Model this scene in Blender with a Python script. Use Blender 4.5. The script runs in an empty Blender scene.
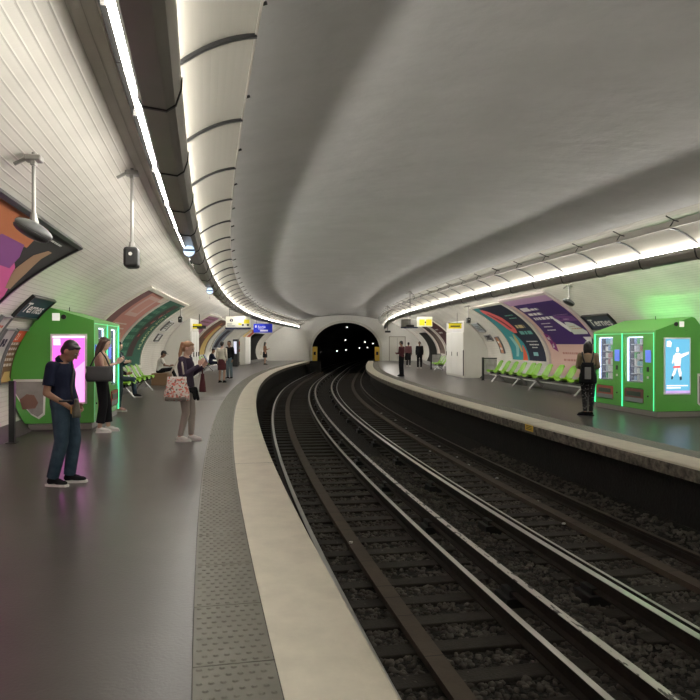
import bpy, bmesh, math, random
import numpy as np
from mathutils import Vector, Matrix
random.seed(7); RNG = np.random.default_rng(7)
SC = bpy.context.scene; COL = SC.collection

# ------------------------------------------------------------------ camera, world, exposure
cam = bpy.data.cameras.new('camera'); cam.sensor_width = 36; cam.lens = 36.0; cam.shift_y = -6.4/700
cam.clip_end = 400
co = bpy.data.objects.new('camera', cam); COL.objects.link(co)
co.location = (0, 0, 1.6); co.rotation_euler = (math.pi/2, 0, 0); SC.camera = co
w = bpy.data.worlds.new('world'); SC.world = w; w.use_nodes = True
w.node_tree.nodes['Background'].inputs[0].default_value = (0, 0, 0, 1)
w.node_tree.nodes['Background'].inputs[1].default_value = 0
SC.view_settings.view_transform = 'Standard'; SC.view_settings.look = 'None'
SC.view_settings.exposure = 1.47; SC.view_settings.gamma = 1
TUBE_OUT, TUBE_IN = 12.5, 17.0      # fluorescent strips, platform side and track side
ADDED_UPLIGHT = 2.0                      # faint hidden strip added above the reflectors to brighten the vault

# ------------------------------------------------------------------ the curved plan of the station
TH0, X0, W = -0.232913, 0.944176, 5.33
_ds = .25; PS = np.arange(-16, 130, _ds)
_k = np.interp(PS, [0, 21.25, 42.5, 63.75, 66], [.005575, .004649, .006035, -.001592, .002])
_th = np.concatenate([[0], np.cumsum((_k[1:]+_k[:-1])/2*_ds)])
_i0 = int(np.argmin(abs(PS))); PTH = _th-_th[_i0]+TH0
_tm = (PTH[1:]+PTH[:-1])/2
PX = np.concatenate([[0], np.cumsum(np.sin(_tm)*_ds)]); PZ = np.concatenate([[0], np.cumsum(np.cos(_tm)*_ds)])
PX = PX-PX[_i0]+X0; PZ = PZ-PZ[_i0]
def frame(s): return (np.interp(s, PS, PX), np.interp(s, PS, PZ), np.interp(s, PS, PTH))
def P(s, o, z=0.0):
    """a point: s along the left platform edge, o across (towards the far platform), z up"""
    x, y, t = frame(s); return (x+o*np.cos(t), y-o*np.sin(t), z)
A_, ZC, BU, BL, CO = 7.45, .9, 3.35, 2.97, 2.9        # the vault: an ellipse across the station
S_END = 66.0
def wall_dx(z):
    b = BU if z > ZC else BL
    return A_*math.sqrt(max(0, 1-((z-ZC)/b)**2))
_zz = np.concatenate([np.linspace(0, .9, 40), ZC+BU*np.sin(np.linspace(0.01, math.pi/2, 300))])
_dx = np.array([wall_dx(float(a)) for a in _zz])
_g = np.concatenate([[0], np.cumsum(np.hypot(np.diff(_zz), np.diff(_dx)))])
def g_of_z(z): return float(np.interp(z, _zz, _g))
def g_of_dx(d):  # upper part only
    return float(np.interp(-d, -_dx[40:], _g[40:]))
GTOP = float(_g[-1])
def vault(g, side, off=0.0):
    """(o, z) on the vault at girth g measured up from the platform, off metres inwards"""
    z = np.interp(g, _g, _zz); d = np.interp(g, _g, _dx)
    z2 = np.interp(np.asarray(g)+.05, _g, _zz); d2 = np.interp(np.asarray(g)+.05, _g, _dx)
    z1 = np.interp(np.asarray(g)-.05, _g, _zz); d1 = np.interp(np.asarray(g)-.05, _g, _dx)
    tz, td = z2-z1, d2-d1; L = np.hypot(tz, td)+1e-9
    nd, nz = -tz/L, td/L
    d = d+nd*off; z = z+nz*off
    return CO+side*d, z

# ------------------------------------------------------------------ materials
MATS = {}
def mat(name, col, rough=.5, metal=0.0, emit=None, es=0.0, spec=.5, noise=None, bump=None, alpha=None, coat=0):
    if name in MATS: return MATS[name]
    m = bpy.data.materials.new(name); m.use_nodes = True; nt = m.node_tree; b = nt.nodes['Principled BSDF']
    b.inputs['Base Color'].default_value = (*col, 1); b.inputs['Roughness'].default_value = rough
    b.inputs['Metallic'].default_value = metal; b.inputs['Specular IOR Level'].default_value = spec
    b.inputs['Coat Weight'].default_value = coat
    if emit: b.inputs['Emission Color'].default_value = (*emit, 1); b.inputs['Emission Strength'].default_value = es
    if alpha is not None: b.inputs['Alpha'].default_value = alpha
    tc = nt.nodes.new('ShaderNodeTexCoord')
    if noise:   # (scale, amount, second colour)
        n = nt.nodes.new('ShaderNodeTexNoise'); n.inputs['Scale'].default_value = noise[0]; n.inputs['Detail'].default_value = 6
        n.inputs['Roughness'].default_value = .65
        r = nt.nodes.new('ShaderNodeMapRange'); r.inputs[1].default_value = .5-noise[1]/2; r.inputs[2].default_value = .5+noise[1]/2
        mx = nt.nodes.new('ShaderNodeMix'); mx.data_type = 'RGBA'
        mx.inputs[6].default_value = (*col, 1); mx.inputs[7].default_value = (*noise[2], 1)
        nt.links.new(tc.outputs['Object'], n.inputs['Vector']); nt.links.new(n.outputs[0], r.inputs[0])
        nt.links.new(r.outputs[0], mx.inputs[0]); nt.links.new(mx.outputs[2], b.inputs['Base Color'])
    if bump:
        n = nt.nodes.new('ShaderNodeTexNoise'); n.inputs['Scale'].default_value = bump[0]; n.inputs['Detail'].default_value = 4
        bp = nt.nodes.new('ShaderNodeBump'); bp.inputs['Strength'].default_value = bump[1]; bp.inputs['Distance'].default_value = bump[2]
        nt.links.new(tc.outputs['Object'], n.inputs['Vector']); nt.links.new(n.outputs[0], bp.inputs['Height']); nt.links.new(bp.outputs[0], b.inputs['Normal'])
    MATS[name] = m; return m
def tile_mat(name, c1, c2, mortar, tw=.15, th=.075, rough=.18, bump=.6, off=.5, ms=.05, grime=None):
    m = bpy.data.materials.new(name); m.use_nodes = True; nt = m.node_tree; b = nt.nodes['Principled BSDF']
    uv = nt.nodes.new('ShaderNodeUVMap'); br = nt.nodes.new('ShaderNodeTexBrick')
    br.inputs['Scale'].default_value = 1; br.inputs['Brick Width'].default_value = tw; br.inputs['Row Height'].default_value = th
    br.inputs['Mortar Size'].default_value = ms*th; br.inputs['Mortar Smooth'].default_value = 1.0; br.offset = off
    br.inputs['Color1'].default_value = (*c1, 1); br.inputs['Color2'].default_value = (*c2, 1); br.inputs['Mortar'].default_value = (*mortar, 1)
    nt.links.new(uv.outputs[0], br.inputs['Vector'])
    n = nt.nodes.new('ShaderNodeTexNoise'); n.inputs['Scale'].default_value = .8; n.inputs['Detail'].default_value = 8; nt.links.new(uv.outputs[0], n.inputs['Vector'])
    r = nt.nodes.new('ShaderNodeMapRange'); r.inputs[1].default_value = .35; r.inputs[2].default_value = .75; r.inputs[3].default_value = 1; r.inputs[4].default_value = grime or .85
    nt.links.new(n.outputs[0], r.inputs[0])
    mx = nt.nodes.new('ShaderNodeMix'); mx.data_type = 'RGBA'; mx.blend_type = 'MULTIPLY'; mx.inputs[0].default_value = 1
    nt.links.new(br.outputs[0], mx.inputs[6]); nt.links.new(r.outputs[0], mx.inputs[7]); nt.links.new(mx.outputs[2], b.inputs['Base Color'])
    bp = nt.nodes.new('ShaderNodeBump'); bp.invert = True; bp.inputs['Strength'].default_value = bump; bp.inputs['Distance'].default_value = .006
    nt.links.new(br.outputs['Fac'], bp.inputs['Height']); nt.links.new(bp.outputs[0], b.inputs['Normal'])
    b.inputs['Roughness'].default_value = rough; MATS[name] = m; return m
def row_tiles(name, col, joint, row=.082):
    """bevelled metro tiles: strong bevels along the courses, hardly visible upright joints"""
    m = bpy.data.materials.new(name); m.use_nodes = True; nt = m.node_tree; L = nt.links; b = nt.nodes['Principled BSDF']
    uv = nt.nodes.new('ShaderNodeUVMap'); sp = nt.nodes.new('ShaderNodeSeparateXYZ'); L.new(uv.outputs[0], sp.inputs[0])
    def M(op, a, c=None):
        n = nt.nodes.new('ShaderNodeMath'); n.operation = op
        for i, q in enumerate((a, c)):
            if q is None: continue
            if isinstance(q, (int, float)): n.inputs[i].default_value = q
            else: L.new(q, n.inputs[i])
        return n.outputs[0]
    v = M('DIVIDE', sp.outputs[1], row); fr = M('FRACT', v); d = M('ABSOLUTE', M('SUBTRACT', fr, .5))     # .5 at the joint
    r = nt.nodes.new('ShaderNodeMapRange'); r.inputs[1].default_value = .36; r.inputs[2].default_value = .49; r.inputs[3].default_value = 1; r.inputs[4].default_value = 0
    L.new(d, r.inputs[0]); height = r.outputs[0]
    u = M('FRACT', M('ADD', M('DIVIDE', sp.outputs[0], .19), M('MULTIPLY', M('FLOOR', v), .5))); du = M('ABSOLUTE', M('SUBTRACT', u, .5))
    r2 = nt.nodes.new('ShaderNodeMapRange'); r2.inputs[1].default_value = .45; r2.inputs[2].default_value = .495; r2.inputs[3].default_value = 1; r2.inputs[4].default_value = .8; L.new(du, r2.inputs[0])
    bp = nt.nodes.new('ShaderNodeBump'); bp.inputs['Strength'].default_value = 1; bp.inputs['Distance'].default_value = .0024
    L.new(M('MULTIPLY', height, r2.outputs[0]), bp.inputs['Height']); L.new(bp.outputs[0], b.inputs['Normal'])
    r3 = nt.nodes.new('ShaderNodeMapRange'); r3.inputs[1].default_value = .455; r3.inputs[2].default_value = .49; r3.inputs[3].default_value = 0; r3.inputs[4].default_value = .75; L.new(d, r3.inputs[0])
    n = nt.nodes.new('ShaderNodeTexNoise'); n.inputs['Scale'].default_value = .9; n.inputs['Detail'].default_value = 8; L.new(uv.outputs[0], n.inputs['Vector'])
    c0 = nt.nodes.new('ShaderNodeMix'); c0.data_type = 'RGBA'; c0.inputs[6].default_value = (*col, 1); c0.inputs[7].default_value = (*[q*.86 for q in col], 1)
    r4 = nt.nodes.new('ShaderNodeMapRange'); r4.inputs[1].default_value = .4; r4.inputs[2].default_value = .7; L.new(n.outputs[0], r4.inputs[0]); L.new(r4.outputs[0], c0.inputs[0])
    mx = nt.nodes.new('ShaderNodeMix'); mx.data_type = 'RGBA'; L.new(r3.outputs[0], mx.inputs[0]); L.new(c0.outputs[2], mx.inputs[6]); mx.inputs[7].default_value = (*joint, 1)
    L.new(mx.outputs[2], b.inputs['Base Color']); b.inputs['Roughness'].default_value = .22; MATS[name] = m; return m
tiles = row_tiles('white_tile', (.80, .77, .70), (.42, .39, .34))
plaster = mat('ceiling_plaster', (.74, .735, .72), .85, noise=(1.3, .5, (.63, .63, .61)), bump=(2.6, .7, .04))
asphalt = mat('platform_asphalt', (.060, .051, .049), .30, noise=(2.2, .4, (.044, .038, .036)), bump=(45, .35, .003), spec=.45)
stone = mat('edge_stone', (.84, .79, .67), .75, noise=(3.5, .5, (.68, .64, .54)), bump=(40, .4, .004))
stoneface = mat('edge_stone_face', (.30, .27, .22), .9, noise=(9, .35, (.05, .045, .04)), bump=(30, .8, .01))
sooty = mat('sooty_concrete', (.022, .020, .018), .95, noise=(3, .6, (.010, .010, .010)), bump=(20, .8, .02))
tactmat = mat('tactile_grey', (.235, .225, .19), .5, noise=(6, .5, (.17, .165, .14)))
ballast = mat('ballast', (.045, .041, .036), .95, noise=(16, .4, (.012, .011, .010)), bump=(28, 1, .06))
stonem = mat('ballast_stone', (.20, .18, .155), .9, noise=(3, .6, (.03, .028, .025)))
woodm = mat('sleeper_wood', (.052, .044, .036), .8, noise=(8, .6, (.022, .019, .016)), bump=(40, .6, .01))
boardm = mat('guard_board', (.12, .092, .068), .75, noise=(5, .6, (.075, .058, .045)), bump=(30, .4, .006))
railm = mat('rail_rust', (.045, .034, .026), .7, metal=.3, noise=(10, .5, (.02, .017, .015)))
headm = mat('rail_polished', (.62, .61, .59), .28, metal=1.0)
dullhead = mat('rail_dull', (.16, .13, .10), .5, metal=.8)
duct = mat('duct_metal', (.36, .34, .30), .32, metal=.4, noise=(2, .6, (.30, .28, .245)))
blackm = mat('black_metal', (.02, .02, .02), .4)
whitemetal = mat('reflector_enamel', (.26, .248, .215), .85, spec=.05)
polem = mat('galvanised_pole', (.30, .29, .27), .4, metal=.5)
chrome = mat('chrome', (.7, .7, .7), .2, metal=1)
green = mat('kiosk_green', (.10, .40, .06), .35, coat=.3)
greend = mat('kiosk_green_dark', (.05, .22, .035), .4)
plinth = mat('plinth_grey', (.16, .15, .14), .4, metal=.3)
tube_o = mat('tube_light', (1, 1, 1), .5, emit=(1, .96, .88), es=TUBE_OUT)
tube_i = mat('tube_light_track', (1, 1, 1), .5, emit=(1, .96, .90), es=TUBE_IN)
added_up = mat('added_uplight', (1, 1, 1), .5, emit=(1, .97, .92), es=ADDED_UPLIGHT)  # glow of the uplight added above the reflectors
led = mat('green_led', (.2, 1, .5), .5, emit=(.03, .75, .30), es=.75)
ledtop = mat('green_led_top', (.2, 1, .3), .5, emit=(.12, 1, .16), es=4.5)
ledw = mat('white_led', (1, 1, 1), .5, emit=(.72, .82, 1), es=8)
seatm = mat('seat_green', (.17, .42, .006), .45, spec=.3)
navy = mat('sign_navy', (.012, .016, .06), .35)
white = mat('white_paint', (.80, .79, .75), .45)
offwhite = mat('booth_white', (.70, .69, .63), .5, noise=(1.5, .6, (.62, .61, .55)))
glassm = mat('window_glass', (.8, .85, .85), .05, alpha=.12)
yellow = mat('sign_yellow', (.85, .72, .02), .4, emit=(.9, .78, .02), es=.06)
blue = mat('sign_blue', (.01, .03, .55), .4, emit=(.01, .03, .7), es=.08)

# ------------------------------------------------------------------ builders
def tag(o, label=None, cat=None, group=None, kind=None):
    if label: o['label'] = label
    if cat: o['category'] = cat
    if group: o['group'] = group
    if kind: o['kind'] = kind
    return o
def mesh_obj(name, V, F, m, parent=None, smooth=False, uv=None, link=True):
    me = bpy.data.meshes.new(name); me.from_pydata([tuple(map(float, v)) for v in V], [], [tuple(map(int, f)) for f in F])
    if uv is not None:
        l = me.uv_layers.new(name='UVMap'); idx = np.empty(len(me.loops), dtype=np.int32); me.loops.foreach_get('vertex_index', idx)
        l.data.foreach_set('uv', np.asarray(uv, dtype=np.float32)[idx].ravel())
    if m: me.materials.append(m)
    if smooth: me.polygons.foreach_set('use_smooth', [True]*len(me.polygons))
    me.update(); o = bpy.data.objects.new(name, me)
    if link: COL.objects.link(o)
    if parent: o.parent = parent
    return o
def empty(name, s=None, o=0, z=0, loc=None, rz=0.0):
    e = bpy.data.objects.new(name, None); COL.objects.link(e); e.empty_display_size = .1
    if s is not None:
        e.location = P(s, o, z); e.rotation_euler = (0, 0, -float(frame(s)[2])+rz)
    else: e.location = loc or (0, 0, 0); e.rotation_euler = (0, 0, rz)
    return e
def copy_tree(o, parent=None):
    c = o.copy(); COL.objects.link(c); c.parent = parent
    for ch in list(o.children): copy_tree(ch, c)
    return c
def place(e, s, o, z=0.0, rz=0.0):
    e.location = P(s, o, z); e.rotation_euler = (0, 0, -float(frame(s)[2])+rz)
class MB:
    """collects shapes, then becomes one mesh object"""
    def __init__(s): s.V, s.F = [], []
    def add(s, V, F):
        n = len(s.V); s.V += [tuple(v) for v in V]; s.F += [tuple(i+n for i in f) for f in F]; return s
    def box(s, x0, x1, y0, y1, z0, z1, bev=0.0):
        if bev:
            b = min(bev, abs(x1-x0)/2.1, abs(y1-y0)/2.1, abs(z1-z0)/2.1)
            bm = bmesh.new(); bmesh.ops.create_cube(bm, size=1)
            for v in bm.verts: v.co = Vector(((x0+x1)/2+v.co.x*(x1-x0), (y0+y1)/2+v.co.y*(y1-y0), (z0+z1)/2+v.co.z*(z1-z0)))
            bmesh.ops.bevel(bm, geom=bm.edges[:], offset=b, segments=2, affect='EDGES', profile=.5)
            bm.verts.index_update(); s.add([v.co for v in bm.verts], [[v.index for v in f.verts] for f in bm.faces]); bm.free(); return s
        V = [(x, y, z) for z in (z0, z1) for y in (y0, y1) for x in (x0, x1)]
        return s.add(V, [(0, 2, 3, 1), (4, 5, 7, 6), (0, 1, 5, 4), (2, 6, 7, 3), (0, 4, 6, 2), (1, 3, 7, 5)])
    def tube(s, pts, r, n=10, caps=True):
        pts = [Vector(p) for p in pts]; rr = r if isinstance(r, (list, tuple)) else [r]*len(pts)
        V, F = [], []; up = None
        for i, p in enumerate(pts):
            t = ((pts[min(i+1, len(pts)-1)]-pts[max(i-1, 0)])).normalized()
            if up is None: up = t.orthogonal().normalized()
            a = (up-t*up.dot(t)).normalized(); b = t.cross(a); up = a
            for k in range(n):
                an = 2*math.pi*k/n; V.append(p+(a*math.cos(an)+b*math.sin(an))*rr[i])
        for i in range(len(pts)-1):
            for k in range(n): F.append((i*n+k, i*n+(k+1) % n, (i+1)*n+(k+1) % n, (i+1)*n+k))
        if caps: F += [tuple(range(n))[::-1], tuple((len(pts)-1)*n+k for k in range(n))]
        return s.add(V, F)
    def prism(s, poly, y0, y1, axis='y'):
        """polygon in x,z pushed along y (axis y) or polygon in x,y pushed along z (axis z)"""
        n = len(poly); f = (lambda a, b, c: (a, c, b)) if axis == 'y' else (lambda a, b, c: (a, b, c))
        if axis == 'x': f = lambda a, b, c: (c, a, b)
        V = [f(a, b, y0) for a, b in poly]+[f(a, b, y1) for a, b in poly]
        return s.add(V, [tuple(range(n)), tuple(range(2*n-1, n-1, -1))]+[(i, (i+1) % n, n+(i+1) % n, n+i) for i in range(n)])
    def ball(s, c, r, n=10, m=7, sc=(1, 1, 1), M=None):
        V, F = [], []
        for i in range(m+1):
            ph = math.pi*i/m
            for k in range(n):
                th = 2*math.pi*k/n; v = Vector((math.sin(ph)*math.cos(th)*sc[0]*r, math.sin(ph)*math.sin(th)*sc[1]*r, math.cos(ph)*sc[2]*r))
                if M: v = M @ v
                V.append(Vector(c)+v)
        for i in range(m):
            for k in range(n): F.append((i*n+k, (i+1)*n+k, (i+1)*n+(k+1) % n, i*n+(k+1) % n))
        return s.add(V, F)
    def xf(s, M): s.V = [tuple(M @ Vector(v)) for v in s.V]; return s
    def build(s, name, m, parent=None, smooth=False, weld=False):
        o = mesh_obj(name, s.V, s.F, m, parent, smooth)
        return o
def sweep(name, prof, s0, s1, ds, m, parent=None, smooth=False, closed=False, skip=None, kind=None, frm=None, uvscale=1.0):
    """a profile [(o, z)] carried along the curved plan"""
    n = max(1, int(round((s1-s0)/ds))); ss = np.linspace(s0, s1, n+1)
    pr = list(prof)+([prof[0]] if closed else []); k = len(pr)
    gl = np.concatenate([[0], np.cumsum([math.hypot(pr[i+1][0]-pr[i][0], pr[i+1][1]-pr[i][1]) for i in range(k-1)])])
    V, UV, F = [], [], []
    for s in ss:
        x, y, t = frame(s); c, sn = math.cos(t), math.sin(t)
        for j, (o, z) in enumerate(pr): V.append((x+o*c, y-o*sn, z)); UV.append((s, gl[j]))
    for i in range(n):
        for j in range(k-1):
            if skip and skip((ss[i]+ss[i+1])/2, (pr[j][1]+pr[j+1][1])/2): continue
            F.append((i*k+j, i*k+j+1, (i+1)*k+j+1, (i+1)*k+j))
    if closed: F += [tuple(range(k-1)), tuple(n*k+j for j in range(k-1))[::-1]]
    o = mesh_obj(name, V, F, m, parent, smooth, UV)
    if kind: tag(o, kind=kind)
    return o
_tc = {}
def text2d(body, size=1.0, bold=0.0):
    """triangulated letters in 2-D: verts, faces, width"""
    key = (body, bold)
    if key not in _tc:
        cu = bpy.data.curves.new('t', 'FONT'); cu.body = body; cu.size = 1; cu.offset = bold; cu.resolution_u = 3
        o = bpy.data.objects.new('t', cu); COL.objects.link(o); dg = bpy.context.evaluated_depsgraph_get()
        me = bpy.data.meshes.new_from_object(o.evaluated_get(dg)); V = [(v.co.x, v.co.y) for v in me.vertices]; F = [tuple(p.vertices) for p in me.polygons]
        bpy.data.objects.remove(o); bpy.data.meshes.remove(me); _tc[key] = (V, F)
    V, F = _tc[key]; w = max(v[0] for v in V)
    return [(a*size, b*size) for a, b in V], F, w*size

# ------------------------------------------------------------------ the structure
def rng_g(g0, g1, n, side, off=0): return [tuple(float(q) for q in vault(g, side, off)) for g in np.linspace(g0, g1, n)]
SB = -14.0
gz = lambda z: g_of_z(z)
gt = g_of_dx(3.75)
OPL = (56.0, 62.0, 2.45); OPR = (50.0, 57.0, 2.45)
wl = sweep('wall_left', rng_g(gz(.2), gt, 60, -1), SB, S_END, 1.0, tiles, smooth=True, kind='structure',
           skip=lambda s, z: OPL[0] < s < OPL[1] and z < OPL[2])
wr = sweep('wall_right', rng_g(gz(.2), gt, 60, 1), SB, S_END, 1.0, tiles, smooth=True, kind='structure',
           skip=lambda s, z: OPR[0] < s < OPR[1] and z < OPR[2])
cl = rng_g(gt, GTOP, 24, -1); cr = rng_g(gt, GTOP, 24, 1)[::-1]
sweep('ceiling', cl+cr[1:], SB, S_END, 1.0, plaster, smooth=True, kind='structure')
basem = mat('skirting_stone', (.07, .065, .06), .5)
for nm, sd in (('baseboard_left', -1), ('baseboard_right', 1)):
    x0 = CO+sd*wall_dx(.2)
    sweep(nm, [(x0+sd*.05, .22), (x0-sd*.02, .2), (x0-sd*.20, .0), (x0-sd*.2, -.1), (x0+sd*.1, -.1)], SB, S_END, 1, basem, kind='structure')
# platforms
FT = .20   # thickness of the edge slab
sweep('floor', [(-4.5, 0), (-.92, 0), (-.92, -.1), (-4.5, -.1)], SB, S_END, 1, asphalt, closed=True, kind='structure')
sweep('floor', [(W+.92, 0), (W+4.95, 0), (W+4.95, -.1), (W+.92, -.1)], SB, S_END, 1, asphalt, closed=True, kind='structure')
def coping(nm, o0, o1, oe):
    # top, nose, face: long stones with open joints
    top = sweep(nm, [(o0, .002), (o1, .002)], SB, S_END, 1, stone, kind='structure')
    return top
sweep('trim_1', [(-.51, .0), (-.51, .004), (-.012, .004), (0, -.006), (0, -.03), (-.51, -.03)], SB, S_END, 1, stone, closed=True, kind='structure')
sweep('trim_2', [(W+.51, .0), (W+.51, .004), (W+.012, .004), (W, -.006), (W, -.03), (W+.51, -.03)], SB, S_END, 1, stone, closed=True, kind='structure')
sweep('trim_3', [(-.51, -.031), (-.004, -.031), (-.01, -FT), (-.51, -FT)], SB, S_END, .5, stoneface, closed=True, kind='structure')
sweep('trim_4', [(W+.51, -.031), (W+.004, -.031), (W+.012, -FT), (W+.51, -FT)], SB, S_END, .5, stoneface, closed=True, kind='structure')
jm = mat('open_joint', (.05, .045, .04), .9)
def joints(nm, o0, o1, step, s0=SB, wj=.012, z=.0045):
    mb = MB(); s = s0
    while s < S_END:
        a = [P(s, o0, z), P(s, o1, z), P(s+wj, o1, z), P(s+wj, o0, z)]; mb.add(a, [(0, 1, 2, 3)]); s += step
    return tag(mb.build(nm, jm), kind='structure')
joints('trim_5', -.51, -.0, 8.0, s0=-6.4); joints('trim_6', W, W+.51, 3.93)
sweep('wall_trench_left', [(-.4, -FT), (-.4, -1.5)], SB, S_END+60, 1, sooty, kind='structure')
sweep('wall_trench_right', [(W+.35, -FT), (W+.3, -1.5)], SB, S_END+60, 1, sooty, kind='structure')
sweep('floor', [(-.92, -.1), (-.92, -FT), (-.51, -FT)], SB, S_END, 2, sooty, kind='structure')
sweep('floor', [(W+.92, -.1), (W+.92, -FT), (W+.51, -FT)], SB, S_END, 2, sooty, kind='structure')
# tactile strips: slabs with raised domes
def tactile(nm, oa, s_from, s_to):
    V, F = [], []; L, Wd = .8, .41
    def q(s, o, z): return P(s, oa+o, z)
    s = s_from; k = 0
    x, y = .0, .0
    while s < s_to:
        n = len(V); e = .005
        V += [q(s+e, e, .006), q(s+e, Wd-e, .006), q(s+L-e, Wd-e, .006), q(s+L-e, e, .006), q(s+e, e, -.03), q(s+e, Wd-e, -.03), q(s+L-e, Wd-e, -.03), q(s+L-e, e, -.03)]
        F += [(n, n+1, n+2, n+3), (n, n+4, n+5, n+1), (n+1, n+5, n+6, n+2), (n+2, n+6, n+7, n+3), (n+3, n+7, n+4, n)]
        X, Y, T = frame(s+.4); c_, s_ = math.cos(T), math.sin(T)
        seg = 8 if s < 16 else 5
        for a in range(11):
            for b in range(7):
                oo = .035+b*.056+(.028 if a % 2 else 0)
                if oo > Wd-.02: continue
                t_ = -.4+.035+a*.073
                cx, cy = X+(oa+oo)*c_+t_*s_, Y-(oa+oo)*s_+t_*c_
                n = len(V)
                for rr, zz in ((.017, .006), (.010, .0125)):
                    for i in range(seg):
                        an = 2*math.pi*i/seg; V.append((cx+rr*math.cos(an), cy+rr*math.sin(an), zz))
                for i in range(seg): F.append((n+i, n+(i+1) % seg, n+seg+(i+1) % seg, n+seg+i))
                F.append(tuple(n+seg+i for i in range(seg)))
        s += L
    return tag(mesh_obj(nm, V, F, tactmat), kind='structure')
sweep('trim_7', [(-.925, -.002), (-.505, -.002)], SB, S_END, 1, jm, kind='structure')
sweep('trim_8', [(W+.505, -.002), (W+.925, -.002)], SB, S_END, 1, jm, kind='structure')
tactile('trim_9', -.92, -1.07, 62); tactile('trim_10', W+.51, 3, 62)
# darker repair patch across the left platform
pm = mat('patch_asphalt', (.075, .07, .065), .4)
for k, (s0, s1) in enumerate(((20.2, 21.6),)):
    tag(mesh_obj('trim_11', [P(s0, -2.0, .003), P(s0, -.93, .003), P(s1, -.93, .003), P(s1, -2.0, .003)], [(0, 1, 2, 3)], pm), kind='structure')
sweep('trim_12', [(-4.0, .003), (-.93, .003)], 28.6, 28.64, .04, mat('floor_seam', (.3, .29, .27), .5), kind='structure')
sweep('trim_13', [(W+.95, .003), (W+4.0, .003)], 30.0, 30.05, .05, MATS['floor_seam'], kind='structure')
# track bed
RT = -.954; ST = RT-.16; BZ = ST-.035
bed = [(-.4, BZ+.05), (0, BZ), (.8, BZ), (2.2, BZ-.01), (2.75, BZ+.02), (3.3, BZ-.01), (4.2, BZ), (W-.25, BZ+.02), (W, BZ+.10), (W+.32, BZ+.22)]
bo = sweep('ballast_bed', bed, SB, S_END+60, .5, ballast); tag(bo, 'dark ballast bed lying in the trench under both tracks', 'ballast', kind='stuff')
def ico():
    bm = bmesh.new(); bmesh.ops.create_icosphere(bm, subdivisions=1, radius=1); bm.verts.index_update()
    V = np.array([v.co[:] for v in bm.verts]); F = np.array([[v.index for v in f.verts] for f in bm.faces]); bm.free(); return V, F
def stones(n, s0, s1, pw, r0, r1):
    IV, IF = ico(); nv = len(IV)
    u = RNG.random(n); s = s0+(s1-s0)*u**pw; o = RNG.uniform(.35, W+.25, n)
    z = np.interp(o, [b[0] for b in bed], [b[1] for b in bed]); r = RNG.uniform(r0, r1, n)
    X, Y, T = np.interp(s, PS, PX), np.interp(s, PS, PZ), np.interp(s, PS, PTH)
    cx, cy = X+o*np.cos(T), Y-o*np.sin(T)
    sc = RNG.uniform(.6, 1.25, (n, 1, 3)); V = IV[None]*sc*(1+RNG.uniform(-.22, .22, (n, nv, 1)))
    a = RNG.uniform(0, 6.28, n); ca, sa = np.cos(a)[:, None], np.sin(a)[:, None]
    b = RNG.uniform(-.6, .6, n); cb, sb = np.cos(b)[:, None], np.sin(b)[:, None]
    x, y, zz = V[..., 0]*cb-V[..., 2]*sb, V[..., 1], V[..., 0]*sb+V[..., 2]*cb
    V = np.stack([x*ca-y*sa, x*sa+y*ca, zz*.75], -1)*r[:, None, None]
    V[..., 0] += cx[:, None]; V[..., 1] += cy[:, None]; V[..., 2] += (z+r*.15)[:, None]
    F = (IF[None]+(np.arange(n)*nv)[:, None, None]).reshape(-1, 3); V = V.reshape(-1, 3)
    me = bpy.data.meshes.new('ballast_stones'); me.vertices.add(len(V)); me.vertices.foreach_set('co', V.astype(np.float32).ravel())
    me.loops.add(F.size); me.loops.foreach_set('vertex_index', F.astype(np.int32).ravel())
    me.polygons.add(len(F)); me.polygons.foreach_set('loop_start', np.arange(0, F.size, 3, dtype=np.int32))
    me.update(calc_edges=True); me.materials.append(stonem)
    o_ = bpy.data.objects.new('ballast_stones', me); COL.objects.link(o_); return o_
tag(stones(19000, 3.2, 17, 1.25, .022, .042), 'loose grey ballast stones scattered between the sleepers and rails', 'ballast', kind='stuff')
# sleepers
sl = MB().box(-1.12, 1.12, -.11, .11, -.16, 0, .012).build('railway_sleeper', woodm)
tag(sl, 'dark timber sleeper under the track beside the left platform', 'sleeper', 'sleepers of the track by the left platform')
first = True
for trk, oc in ((0, 1.25), (1, 4.225)):
    s = 3.3 if trk == 0 else 6.0
    lab = ('dark timber sleeper under the track beside the left platform', 'sleepers of the track by the left platform') if trk == 0 else \
          ('dark timber sleeper under the track beside the right platform', 'sleepers of the track by the right platform')
    while s < 64:
        if first: o = sl; first = False
        else: o = sl.copy(); COL.objects.link(o)
        o['label'], o['group'] = lab
        place(o, s+random.uniform(-.02, .02), oc+random.uniform(-.03, .03), ST+random.uniform(-.006, .004)); s += .58
# rails
def rail(name, oc, top, label, head, hm, foot=True):
    hw = head/2
    pr = [(oc-hw, top-.004), (oc-hw, top-.04), (oc-.012, top-.055), (oc-.012, top-.13), (oc-.065, top-.142), (oc-.065, top-.16),
          (oc+.065, top-.16), (oc+.065, top-.142), (oc+.012, top-.13), (oc+.012, top-.055), (oc+hw, top-.04), (oc+hw, top-.004)]
    r = sweep(name, pr, SB, S_END+55, .5, railm, closed=True); tag(r, label, 'rail')
    sweep('rail_head', [(oc-hw, top-.006), (oc-hw+.008, top+.001), (oc+hw-.008, top+.001), (oc+hw, top-.006)], SB, S_END+55, .5, hm, parent=r)
    return r
oL1, oT1, oT2, oR1 = .501, 2.315, 3.19, 3.49
rail('running_rail', oL1, RT, 'running rail of the near track, closest to the left platform edge', .07, headm)
rail('running_rail', oL1+1.5, RT, 'running rail of the near track, on its far side from the left platform', .07, headm)
rail('running_rail', oR1, RT, 'running rail of the right track, thin bright line beside the conductor rail', .045, headm)
rail('running_rail', oR1+1.5, RT, 'dull brown running rail closest to the right platform', .07, dullhead)
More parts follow.
